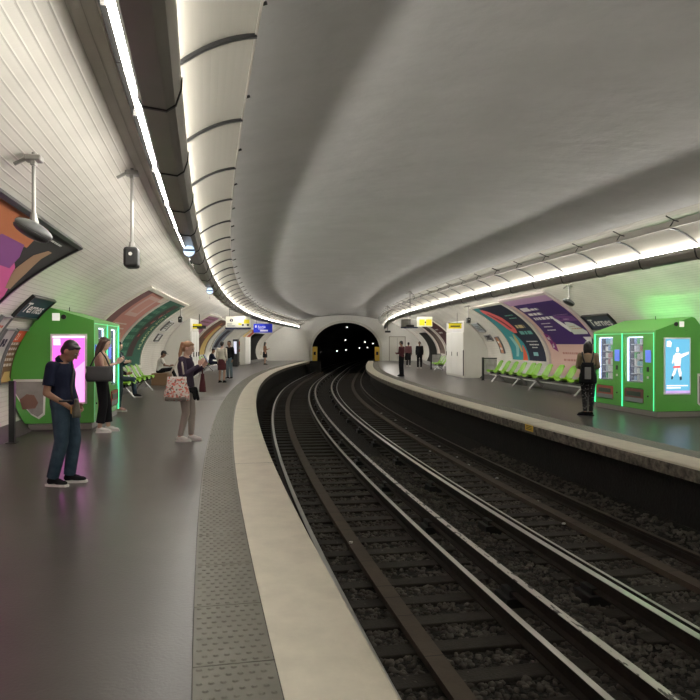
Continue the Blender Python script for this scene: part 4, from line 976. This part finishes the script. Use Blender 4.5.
def hand(mb, wr, d, nrm, side, curl=.6, sc=1.0):
    d = Vector(d).normalized(); nrm = Vector(nrm); nrm = (nrm-d*nrm.dot(d)).normalized(); s_ = d.cross(nrm).normalized()*side
    w_ = Vector(wr)
    for q in (-.028, -.009, .010, .028): cap(mb, w_+d*.02+s_*q*.7, w_+d*.085*sc+s_*q, .013, .0115, 8)
    for q, L in ((-.030, .060), (-.010, .074), (.011, .080), (.031, .070)):
        p = w_+d*.085*sc+s_*q; a = curl*.6
        p1 = p+(d*math.cos(a)+nrm*math.sin(a))*L*.5; a2 = curl*1.6; p2 = p1+(d*math.cos(a2)+nrm*math.sin(a2))*L*.3; a3 = curl*2.3; p3 = p2+(d*math.cos(a3)+nrm*math.sin(a3))*L*.25
        chain(mb, [p, p1, p2, p3], [.0095, .009, .0085, .0075], 8)
    p = w_+d*.025+s_*.026; p1 = p+d*.035+s_*.028+nrm*.012; p2 = p1+d*.03+s_*.004+nrm*.016; chain(mb, [p, p1, p2], [.013, .0105, .0085], 8)
DEF = dict(pelvis=(0, 0, .95), chest=(0, 0, 1.26), neck=(0, -.01, 1.46), head=(0, .03, 1.62), pitch=0.0, yawh=0.0,
           shR=(.175, -.01, 1.40), elR=(.215, -.04, 1.12), wrR=(.22, .04, .88), shL=(-.175, -.01, 1.40), elL=(-.215, -.04, 1.12), wrL=(-.22, .04, .88),
           hipR=(.09, 0, .93), knR=(.10, .02, .50), anR=(.10, -.02, .09), hipL=(-.09, 0, .93), knL=(-.10, .02, .50), anL=(-.10, -.02, .09), ftR=0.0, ftL=0.0, lat=(1, 0, 0), handR=None, handL=None)
def person(loc, yaw, label, scale=1.0, vox=.012, skin='fair', pose=None, top=None, bottom=None, hair=None, shoes=None, fem=False, sleeve='short', legs='long', wf=1.0, face=True, bare_feet=False, extra=None, name='person'):
    J = dict(DEF); J.update(pose or {}); J = {k: (Vector(v) if isinstance(v, (tuple, list)) and k[:4] != 'hand' else v) for k, v in J.items()}
    e = bpy.data.objects.new(name, None); COL.objects.link(e); e.location = loc; e.rotation_euler = (0, 0, yaw); e.scale = (scale,)*3; e.empty_display_size = .1
    tag(e, label, 'person'); sk = SKIN[skin]
    b = MB(); trunk(b, J, 0, 1, -.004, wf, fem)
    pit = J['pitch']; hy = J['yawh']
    up = Vector((math.sin(hy)*math.sin(pit), math.cos(hy)*math.sin(pit), math.cos(pit))); fw = Vector((math.sin(hy)*math.cos(pit), math.cos(hy)*math.cos(pit), -math.sin(pit))); rt = fw.cross(up)
    R = Matrix((rt, fw, up)).transposed(); c = J['head']
    at = lambda x, y, z: c+rt*x+fw*y+up*z
    b.ball(c+up*.01-fw*.008, .1, 18, 12, (.76, .95, 1.02), R); b.ball(at(0, .018, -.055), .1, 16, 10, (.56, .70, .66), R); b.ball(at(0, .045, -.095), .03, 10, 8, (1, .9, .7), R)
    chain(b, [at(0, .084, .015), at(0, .104, -.022)], [.009, .013], 8)
    for s_ in (-1, 1): b.ball(at(s_*.078, -.012, -.018), .03, 10, 8, (.35, .65, 1.1), R)
    cap(b, J['neck']-(J['neck']-J['chest']).normalized()*.04, at(0, -.015, -.065), .058 if not fem else .048, .052 if not fem else .043)
    for S in ('R', 'L'):
        sg = 1 if S == 'R' else -1
        cap(b, J['chest'].lerp(J['neck'], .55), J['sh'+S], .06, .052); chain(b, [J['sh'+S], J['el'+S], J['wr'+S]], [.050 if not fem else .042, .039 if not fem else .033, .026 if not fem else .023])
        hd = J['hand'+S] or ((J['wr'+S]-J['el'+S]), Vector((-sg, 0, .2)))
        hand(b, J['wr'+S], hd[0], hd[1], sg if not (len(hd) > 2 and hd[2]) else -sg, .5)
        chain(b, [J['hip'+S], J['kn'+S], J['an'+S]], [.085, .056, .038])
        f = Vector((math.sin(J['ft'+S]), math.cos(J['ft'+S]), 0)); a = J['an'+S]
        chain(b, [a+Vector((0, 0, -.03)), a+f*.13+Vector((0, 0, -.055))], [.035, .026])
    remesh(b, 'body', sk, e, vox if vox < .012 else vox, 2)
    if face:
        for s_ in (-1, 1):
            MB().ball(at(s_*.031, .079, .012), .010, 10, 8).build('eye', mat('eye_white', (.30, .27, .25), .6), e, smooth=True); MB().ball(at(s_*.031, .0855, .012), .0065, 8, 6).build('iris', mat('iris_dark', (.02, .015, .01), .6), e, smooth=True)
            cap(mb_ := MB(), at(s_*.018, .090, .034), at(s_*.046, .080, .036), .004, .003, 6); mb_.build('eyebrow', hair[0] if hair else blackm, e)
        mb_ = MB(); cap(mb_, at(-.02, .083, -.062), at(.02, .083, -.062), .0065, .0065, 6); mb_.build('mouth', mat('lips', (.38, .14, .12), .5), e)
    if hair:
        h = MB(); hm, style = hair
        h.ball(at(0, -.026, .034), .1, 18, 12, (.82, .96, .86), R); h.ball(at(0, -.05, -.012), .1, 16, 10, (.77, .62, .84), R)
        h.ball(at(0, .034, .082), .05, 12, 8, (1.15, .7, .42), R)
        if style == 'long':
            for x in (-.06, -.03, 0, .03, .06): chain(h, [at(x, -.06, .02), at(x*1.1, -.085, -.10), at(x*1.2, -.08, -.20), at(x*1.1, -.07, -.30)], [.045, .04, .034, .018], 8)
            for x in (-.075, .075): chain(h, [at(x, .0, .04), at(x*1.1, -.01, -.09), at(x*1.0, -.03, -.2)], [.025, .026, .014], 8)
        if style == 'pony': chain(h, [at(0, -.10, .045), at(0, -.135, .03), c+Vector((0, -.155, -.10)), c+Vector((0, -.15, -.24)), c+Vector((0, -.135, -.36))], [.03, .032, .034, .028, .010], 10)
        if style == 'bob':
            for x in (-.06, -.03, 0, .03, .06): chain(h, [at(x, -.06, .02), at(x*1.15, -.07, -.08), at(x*1.2, -.06, -.15)], [.045, .042, .03], 8)
        if style == 'bun': h.ball(at(0, -.10, .08), .045)
        remesh(h, 'hair', hm, e, max(vox, .009), 2)
        if style == 'cap':
            k = MB(); k.ball(at(0, -.01, .055), .1, 18, 12, (.90, 1.03, .80), R); k.ball(at(0, .12, .055), .07, 14, 8, (.95, 1.0, .12), R); remesh(k, 'cap', blackm, e, .012, 2)
    if top:
        t = MB(); trunk(t, J, .16 if J.get('toplen') is None else J['toplen'], .95, .014, wf, fem)
        for S in ('R', 'L'):
            if sleeve == 'none': cap(t, J['chest'].lerp(J['neck'], .55), J['sh'+S], .066, .052); continue
            cap(t, J['chest'].lerp(J['neck'], .55), J['sh'+S], .068, .066)
            if sleeve == 'short': q = J['sh'+S].lerp(J['el'+S], .72); t.tube([J['sh'+S], q], [.066, .060], 14); t.ball(J['sh'+S], .066, 14, 9)
            else: chain(t, [J['sh'+S], J['el'+S], J['el'+S].lerp(J['wr'+S], .93)], [.063, .052, .036])
        remesh(t, 'top', top, e, vox, 3)
        if J.get('collar'):
            kb = MB(); nk = J['neck']; ax = (J['head']-J['neck']).normalized()
            kb.tube([nk-ax*.02, nk+ax*.035], [.074, .068], 16); remesh(kb, 'collar', top, e, vox, 1)
    if bottom:
        t = MB(); trunk(t, J, 0, .36, .008, wf, fem)
        for S in ('R', 'L'):
            if legs == 'skirt': continue
            an = J['an'+S]; kn = J['kn'+S]; lo = kn.lerp(an, {'long': 1.0, 'slim': .97, 'wide': .80}.get(legs, .75))
            J_l = J.get('lf', 1.0); rs = {'long': (.098, .070, .060), 'slim': (.092, .064, .044), 'wide': (.100, .078, .078)}.get(legs, (.092, .066, .052)); rs = tuple(q*J_l for q in rs)
            cap(t, J['hip'+S], kn, rs[0], rs[1]); t.tube([kn, kn.lerp(lo, .5), lo], [rs[1], (rs[1]+rs[2])/2, rs[2]], 14)
            t.ball(J['hip'+S], rs[0]+.005, 14, 9)
        if legs == 'skirt':
            pz = J['pelvis']; t.tube([pz+Vector((0, 0, .02)), pz+Vector((0, 0, -.2)), pz+Vector((0, 0, -.42))], [.15, .175, .185], 18)
        remesh(t, 'skirt' if legs == 'skirt' else 'trousers', bottom, e, vox, 3)
    if shoes:
        for S in ('R', 'L'):
            f = Vector((math.sin(J['ft'+S]), math.cos(J['ft'+S]), 0)); r_ = Vector((f.y, -f.x, 0)); a = Vector((J['an'+S].x, J['an'+S].y, 0)); z0 = J['an'+S].z-.09; a.z = z0
            Rf = Matrix((r_, f, Vector((0, 0, 1)))).transposed()
            u = MB(); u.ball(a+f*-.015+Vector((0, 0, .055)), .05, 12, 8, (.85, 1.05, .95), Rf); u.ball(a+f*.11+Vector((0, 0, .040)), .05, 12, 8, (.92, 1.6, .62), Rf); cap(u, a+f*.0+Vector((0, 0, .07)), a+f*.09+Vector((0, 0, .05)), .042, .036); sh = remesh(u, 'shoe', shoes[0], e, max(.008, vox), 2)
            so = MB(); pts = [(-.038, -.07), (.038, -.07), (.046, .0), (.05, .12), (.035, .19), (0, .205), (-.035, .19), (-.05, .12), (-.046, .0)]
            so.prism([((a+r_*x+f*y).x, (a+r_*x+f*y).y) for x, y in pts], z0, z0+.026, axis='z'); s2 = so.build('sole', shoes[1], sh)
    return e, J, at
def G(px, py): Z = 700*1.6/(py-343.6); return Vector(((px-350)*Z/700, Z, 0))
navyc = mat('cloth_navy', (.010, .013, .030), .8, spec=.15, bump=(60, .3, .003)); denim = mat('cloth_denim', (.020, .038, .060), .85, spec=.2, noise=(7, .4, (.045, .075, .105)), bump=(25, .6, .01))
blackc = mat('cloth_black', (.010, .010, .012), .85, spec=.15, bump=(40, .4, .004)); hairblk = mat('hair_black', (.012, .010, .009), .45, bump=(50, .5, .004)); hairbr = mat('hair_brown', (.055, .025, .015), .45, bump=(50, .5, .004))
hairbl = mat('hair_strawberry', (.30, .16, .08), .45, bump=(50, .6, .004)); whitec = mat('cloth_white', (.62, .60, .57), .8); sole = mat('shoe_white', (.65, .63, .60), .6)
tanc = mat('cloth_tan', (.42, .28, .18), .8); purplec = mat('cloth_purple', (.035, .020, .045), .85, bump=(50, .4, .004)); greyc = mat('cloth_greige', (.36, .31, .28), .85, bump=(30, .4, .006))
maroon = mat('cloth_maroon', (.09, .015, .02), .8); olivec = mat('cloth_olive', (.19, .14, .085), .85); creamc = mat('cloth_cream', (.55, .50, .42), .85)
strapm = mat('strap_black', (.015, .015, .015), .6); olivebag = mat('bag_olive', (.10, .09, .06), .6, noise=(20, .4, (.05, .05, .04)))
def bag(loc, yaw, w_, d_, h_, m, label, name='shoulder_bag', strap=None, vox=.012, taper=.8, soft=True, cat='bag'):
    e = bpy.data.objects.new(name, None); COL.objects.link(e); e.location = loc; e.rotation_euler = (0, 0, yaw); e.empty_display_size = .1; tag(e, label, cat)
    b = MB(); V = []; F = []; n = 20; L = 9
    for i in range(L):
        t = i/(L-1); sx = (1-(1-taper)*t)*(.86+.14*math.sin(math.pi*min(1, t*1.3+.15))); sy = (1-.45*t)*(.8+.2*math.sin(math.pi*min(1, t+.2)))
        for k in range(n):
            a = 2*math.pi*k/n; q = lambda v: math.copysign(abs(v)**.6, v); V.append((q(math.cos(a))*w_/2*sx, q(math.sin(a))*d_/2*sy, h_*t))
    for i in range(L-1):
        for k in range(n): F.append((i*n+k, i*n+(k+1) % n, (i+1)*n+(k+1) % n, (i+1)*n+k))
    F += [tuple(range(n))[::-1], tuple((L-1)*n+k for k in range(n))]; b.add(V, F); b.build('bag_body', m, e, smooth=True)
    if strap:
        pts, r_, sm_ = strap; inv = e.matrix_basis.inverted(); mb = MB(); mb.tube([inv @ Vector(p) for p in pts], r_, 8); mb.build('strap', sm_, e, smooth=True)
    return e
def W2(loc, yaw, sc, p):   # a point of a person's own frame in the world
    return Vector(loc)+Matrix.Rotation(yaw, 3, 'Z') @ (Vector(p)*sc)
def phone(p, yaw, pitch, label, sc=1.0):
    o = MB().box(-.037, .037, -.005, .005, -.075, .075, .004).build('mobile_phone', blackm); o.location = p; o.rotation_euler = (pitch, 0, yaw); tag(o, label, 'phone')
    MB().box(-.034, .034, -.0065, -.005, -.07, .07).build('phone_screen', mat('phone_glow', (.1, .1, .12), .2, emit=(.5, .55, .65), es=.15), o)
# 1 the man in navy, facing right, head bowed
L1_ = G(62, 484); y1 = -math.pi/2-.08
person(L1_, y1, 'man in navy polo shirt and jeans standing with bowed head and crossbody bag', 1.0, .009, 'tan',
       dict(pelvis=(0, .03, .93), chest=(0, -.015, 1.22), neck=(0, -.01, 1.40), head=(0, .105, 1.515), pitch=.72, collar=1, df=1.22, lf=1.12, toplen=.12,
            shR=(.18, -.03, 1.34), elR=(.22, -.07, 1.05), wrR=(.15, .15, .90), shL=(-.18, -.02, 1.34), elL=(-.24, -.05, 1.06), wrL=(-.16, .10, .90),
            hipR=(.09, .03, .91), knR=(.11, .05, .50), anR=(.12, -.05, .09), hipL=(-.09, .03, .91), knL=(-.09, .10, .50), anL=(-.10, .04, .09), ftR=.15, ftL=-.2),
       navyc, denim, (hairblk, 'short'), (blackc, sole), sleeve='short', legs='long')
bp_ = W2(L1_, y1, 1, (.14, .24, .78))
bag(bp_, y1+.5, .18, .10, .20, olivebag, 'small olive and black crossbody pouch hanging at the hip of the man in navy', 'crossbody_pouch',
    ([W2(L1_, y1, 1, q) for q in ((.14, .19, .97), (.10, .16, 1.12), (.02, .145, 1.28), (-.08, .07, 1.43), (-.11, -.02, 1.47), (-.10, -.12, 1.40), (.0, -.16, 1.22), (.15, -.10, 1.02), (.20, .08, .96), (.16, .20, .96))], .012, strapm), taper=.9)
b_ = MB().box(-.05, .05, -.062, -.052, .04, .12, .004).build('pouch_pocket', mat('pocket_yellow', (.45, .28, .06), .6)); b_.parent = [o for o in bpy.data.objects if o.name.startswith('crossbody_pouch')][0]
# 2 woman with big black bag
L2_ = G(102, 432); y2 = -math.pi/2+.25
person(L2_, y2, 'woman in tan top and black trousers with white trainers, holding up a phone', 1.0, .010, 'fair',
       dict(head=(0, .05, 1.60), pitch=.30, neck=(0, -.01, 1.45), elR=(.20, .03, 1.16), wrR=(.13, .26, 1.24), elL=(-.20, .03, 1.16), wrL=(-.08, .27, 1.26), anR=(.11, -.03, .09), knR=(.10, .03, .5), anL=(-.09, .10, .09), knL=(-.09, .08, .50),
            handR=((0, .6, .5), (-1, 0, 0)), handL=((0, .6, .5), (1, 0, 0))), tanc, blackc, (hairbr, 'long'), (sole, sole), fem=True, sleeve='none', legs='wide')
phone(W2(L2_, y2, 1, (.0, .36, 1.33)), y2+math.pi, -.5, 'mobile phone held by the woman in the tan top')
bag(W2(L2_, y2, 1, (.27, -.02, .93)), y2+math.pi/2, .46, .16, .27, mat('bag_charcoal', (.028, .030, .030), .5), 'large black shoulder bag on the arm of the woman in the tan top', 'shoulder_bag',
    ([W2(L2_, y2, 1, q) for q in ((.27, .16, 1.18), (.235, .08, 1.36), (.20, -.01, 1.475), (.225, -.10, 1.36), (.27, -.18, 1.18))], .013, strapm), taper=1.15)
# 3 person half hidden behind the kiosk
L3_ = G(117.5, 411); y3 = -math.pi/2-.2
person(L3_, y3, 'person in dark leggings mostly hidden behind the left vending kiosk', .96, .015, 'fair',
       dict(head=(0, .04, 1.60), pitch=.35, elR=(.20, .02, 1.15), wrR=(.12, .24, 1.20), elL=(-.2, .02, 1.15), wrL=(-.1, .24, 1.2), anR=(.09, .10, .09), knR=(.09, .10, .5)), mat('cloth_teal', (.012, .035, .035), .85), mat('leggings_teal', (.012, .030, .034), .8), (hairblk, 'long'), (mat('sandal_pink', (.42, .24, .22), .6), sole), fem=True, sleeve='long', legs='slim')
# 4 seated on the green seats, leaning forward
SEAT = dict(pelvis=(0, -.08, .56), chest=(0, -.02, .86), neck=(0, .03, 1.05), head=(0, .10, 1.20), pitch=.4, shR=(.17, .02, .99), elR=(.21, .12, .76), wrR=(.12, .34, .72), shL=(-.17, .02, .99), elL=(-.21, .12, .76), wrL=(-.12, .34, .72),
            hipR=(.09, -.05, .54), knR=(.12, .38, .52), anR=(.12, .46, .09), hipL=(-.09, -.05, .54), knL=(-.12, .38, .52), anL=(-.12, .40, .09), handR=((0, 1, .3), (-1, 0, 0)), handL=((0, 1, .3), (1, 0, 0)))
a = Vector(P(21.8, -4.05)); ya = -float(frame(21.6)[2])-math.pi/2
person(a, ya, 'seated person in dark clothes and jeans on the green seats, left platform', 1.0, .016, 'tan', dict(SEAT, pelvis=(0, -.02, .57), chest=(0, -.10, .86), neck=(0, -.12, 1.05), head=(0, -.08, 1.2), shR=(.17, -.12, .99), shL=(-.17, -.12, .99), elR=(.2, .0, .76), elL=(-.2, .0, .76), wrR=(.1, .2, .68), wrL=(-.1, .2, .68)), blackc, denim, (hairblk, 'short'), (blackc, sole), sleeve='long')
# 5 man in a cap sitting on the brown box
a = Vector(P(28.0, -3.85)); ya = -float(frame(28)[2])-math.pi/2+.25
person(a, ya, 'man in a black cap and white T-shirt sitting on the brown box', 1.0, .016, 'brown', dict(SEAT, knR=(.12, .40, .62), anR=(.12, .62, .09), knL=(-.12, .42, .60), anL=(-.12, .66, .09), pitch=.45), whitec, blackc, (hairblk, 'cap'), (blackc, sole), sleeve='short')
# 6 girl with tote
L6_ = G(186, 441); y6 = -math.pi/2-.12
person(L6_, y6, 'woman with long ponytail in purple jumper and pale grey leggings, looking at phone', .955, .010, 'fair',
       dict(head=(0, .05, 1.60), pitch=.38, neck=(0, -.01, 1.45), elR=(.21, .05, 1.14), wrR=(.12, .27, 1.30), elL=(-.20, .03, 1.14), wrL=(-.10, .27, 1.27), knR=(.09, .03, .5), anR=(.10, -.07, .09), knL=(-.09, .07, .50), anL=(-.09, .06, .09),
            lf=1.1, df=1.12, handR=((0, .5, .7), (-1, 0, 0)), handL=((0, .5, .7), (1, 0, 0))), purplec, greyc, (hairbl, 'pony'), (sole, sole), fem=True, sleeve='long', legs='slim')
phone(W2(L6_, y6, .955, (.02, .36, 1.42)), y6+math.pi, -.5, 'mobile phone in the raised hand of the woman with the ponytail')
flo = mat('tote_floral', (.62, .58, .53), .8); nt = flo.node_tree; vo = nt.nodes.new('ShaderNodeTexVoronoi'); vo.inputs['Scale'].default_value = 42; tc = nt.nodes.new('ShaderNodeTexCoord'); rp = nt.nodes.new('ShaderNodeValToRGB')
rp.color_ramp.interpolation = 'CONSTANT'; el = rp.color_ramp.elements; el[0].position = 0; el[0].color = (.60, .16, .12, 1); el[1].position = .22; el[1].color = (.66, .62, .56, 1)
for ps_, c_ in ((.42, (.60, .34, .30, 1)), (.55, (.68, .64, .58, 1)), (.78, (.14, .15, .12, 1)), (.86, (.62, .58, .53, 1))): q = el.new(ps_); q.color = c_
sepc = nt.nodes.new('ShaderNodeSeparateColor'); nt.links.new(tc.outputs['Object'], vo.inputs['Vector']); nt.links.new(vo.outputs['Color'], sepc.inputs[0]); nt.links.new(sepc.outputs[0], rp.inputs[0]); nt.links.new(rp.outputs[0], nt.nodes['Principled BSDF'].inputs['Base Color'])
tt = bag(W2(L6_, y6, .955, (.27, -.06, .72)), y6+math.pi/2, .44, .17, .38, flo, 'floral tote bag with grey base on the shoulder of the woman with the ponytail', 'tote_bag',
    ([W2(L6_, y6, .955, q) for q in ((.27, .06, 1.16), (.235, .02, 1.34), (.185, -.01, 1.475), (.22, -.09, 1.34), (.27, -.19, 1.16))], .014, creamc), taper=.82)
MB().box(-.185, .185, -.082, .082, -.01, .07, .03).build('bag_base', mat('tote_base', (.16, .14, .12), .8), tt)
bag(W2(L6_, y6, .955, (-.10, .26, .84)), y6+.4, .16, .12, .30, maroon, 'burgundy drawstring bag in front of the woman with the ponytail', 'drawstring_bag', ([W2(L6_, y6, .955, q) for q in ((-.10, .26, 1.15), (-.11, .25, 1.22), (-.10, .26, 1.26))], .01, maroon), taper=.6)
t = MB(); t.tube([(0, .02, .84), (0, .02, .93)], [.155, .165], 18); cap(t, (.05, .15, .90), (.09, .19, .74), .035, .03); cap(t, (-.05, .15, .90), (-.04, .20, .72), .035, .03); cap(t, (-.02, -.15, .90), (-.03, -.17, .76), .04, .035)
jk = remesh(t, 'tied_jacket', blackc, None, .014, 2); jk.parent = [o for o in bpy.data.objects if o.get('label') == 'woman with long ponytail in purple jumper and pale grey leggings, looking at phone'][0]
# 7 pair further down the left platform
a = G(222, 382.5)
person(a, -.25, 'woman with dark hair in cream jacket and dark red skirt, back turned, left platform', .98, .018, 'fair', dict(wrR=(.18, .10, 1.0), toplen=.08), creamc, maroon, (hairblk, 'short'), (blackc, blackc), fem=True, sleeve='long', legs='skirt', face=False)
a = G(229.5, 379)
person(a, 2.6, 'person in dark jacket and pale jeans facing the woman in the cream jacket', 1.0, .02, 'tan', dict(), blackc, mat('jeans_pale', (.12, .17, .20), .85), (hairblk, 'short'), (blackc, sole), sleeve='long')
# 8 dark seated figure on the far bench
a = Vector(P(39.9, -3.55)); ya = -float(frame(40)[2])-math.pi/2
person(a, ya, 'dark haired person in dark blue sitting on the far green seats, left', 1.0, .022, 'tan', dict(SEAT), navyc, navyc, (hairblk, 'short'), (sole, sole), sleeve='long', face=False)
# 9 far woman in dress
a = G(265, 364.6)
person(a, -1.2, 'small far figure in dark dress with tan jacket by the blue sign', 1.0, .022, 'fair', dict(elR=(.2, .05, 1.14), wrR=(.12, .25, 1.2)), mat('cloth_rust', (.28, .14, .09), .85), blackc, (hairblk, 'long'), (blackc, blackc), fem=True, sleeve='long', legs='skirt', face=False)
bag(a+Vector((-.28, 0, .72)), 0, .2, .12, .3, creamc, 'pale bag at the side of the far figure by the blue sign', 'hand_bag', taper=.8)
# 10 man in maroon, and companion
a = G(401.5, 376)
person(a, .95, 'man in maroon jacket and black trousers near the right platform edge', 1.0, .018, 'tan', dict(elR=(.23, .02, 1.12), wrR=(.10, .22, 1.1), elL=(-.24, .0, 1.12), wrL=(-.12, .22, 1.12), pitch=.3), maroon, blackc, (hairblk, 'short'), (blackc, blackc), sleeve='long')
bag(a+Vector((.27, .05, .78)), .3, .24, .16, .36, blackc, 'black bag at the side of the man in maroon', 'hand_bag', taper=.8)
a = G(408.5, 366.5)
person(a, -.3, 'person in dark red top behind the man in maroon', .98, .022, 'tan', dict(), mat('cloth_wine', (.12, .04, .045), .85), blackc, (hairblk, 'short'), (sole, sole), sleeve='long', face=False)
# 11 man in black
a = G(419.5, 368.6)
person(a, 3.0, 'man dressed in black with white trainers in front of the right passage', 1.0, .02, 'brown', dict(), blackc, blackc, (hairblk, 'short'), (sole, sole), sleeve='long')
# 12 woman with backpack on the right platform
dots = mat('cloth_speckled', (.012, .012, .014), .8); nt = dots.node_tree; vo = nt.nodes.new('ShaderNodeTexVoronoi'); vo.inputs['Scale'].default_value = 26; tc = nt.nodes.new('ShaderNodeTexCoord'); rp = nt.nodes.new('ShaderNodeValToRGB')
rp.color_ramp.elements[0].position = .20; rp.color_ramp.elements[0].color = (.45, .43, .42, 1); rp.color_ramp.elements[1].position = .28; rp.color_ramp.elements[1].color = (.010, .010, .012, 1)
nt.links.new(tc.outputs['Object'], vo.inputs['Vector']); nt.links.new(vo.outputs['Distance'], rp.inputs[0]); nt.links.new(rp.outputs[0], nt.nodes['Principled BSDF'].inputs['Base Color'])
L12 = G(588, 415.5); y12 = -.35
person(L12, y12, 'woman in olive top and speckled black trousers with backpack, back turned, right platform', .955, .011, 'tan', dict(elR=(.23, .0, 1.14), wrR=(.14, .20, 1.08), elL=(-.23, .0, 1.14), wrL=(-.14, .2, 1.08), knR=(.08, .02, .5), knL=(-.08, .02, .5), anR=(.06, -.02, .09), anL=(-.06, -.02, .09), ftR=-.9, ftL=-1.1, lf=1.12, hipR=(.085, 0, .93)),
       olivec, dots, (hairblk, 'bob'), (blackc, blackc), fem=True, sleeve='long', legs='slim')
bk = bag(W2(L12, y12, .955, (0, -.24, .76)), y12, .40, .22, .46, blackc, 'black backpack with grey patch worn low by the woman in the olive top', 'backpack', taper=.72)
MB().box(-.06, .07, -.118, -.10, .10, .36, .02).build('grey_patch', mat('bag_grey', (.16, .16, .16), .5), bk)
inv = bk.matrix_basis.inverted()
for sx in (-1, 1):
    mb = MB(); mb.tube([inv @ W2(L12, y12, .955, q) for q in ((sx*.07, -.17, 1.22), (sx*.11, -.145, 1.36), (sx*.125, -.06, 1.475), (sx*.135, .06, 1.43), (sx*.15, .13, 1.25), (sx*.16, .06, 1.02), (sx*.14, -.15, .95))], .016, 8); mb.build('shoulder_strap', strapm, bk, smooth=True)
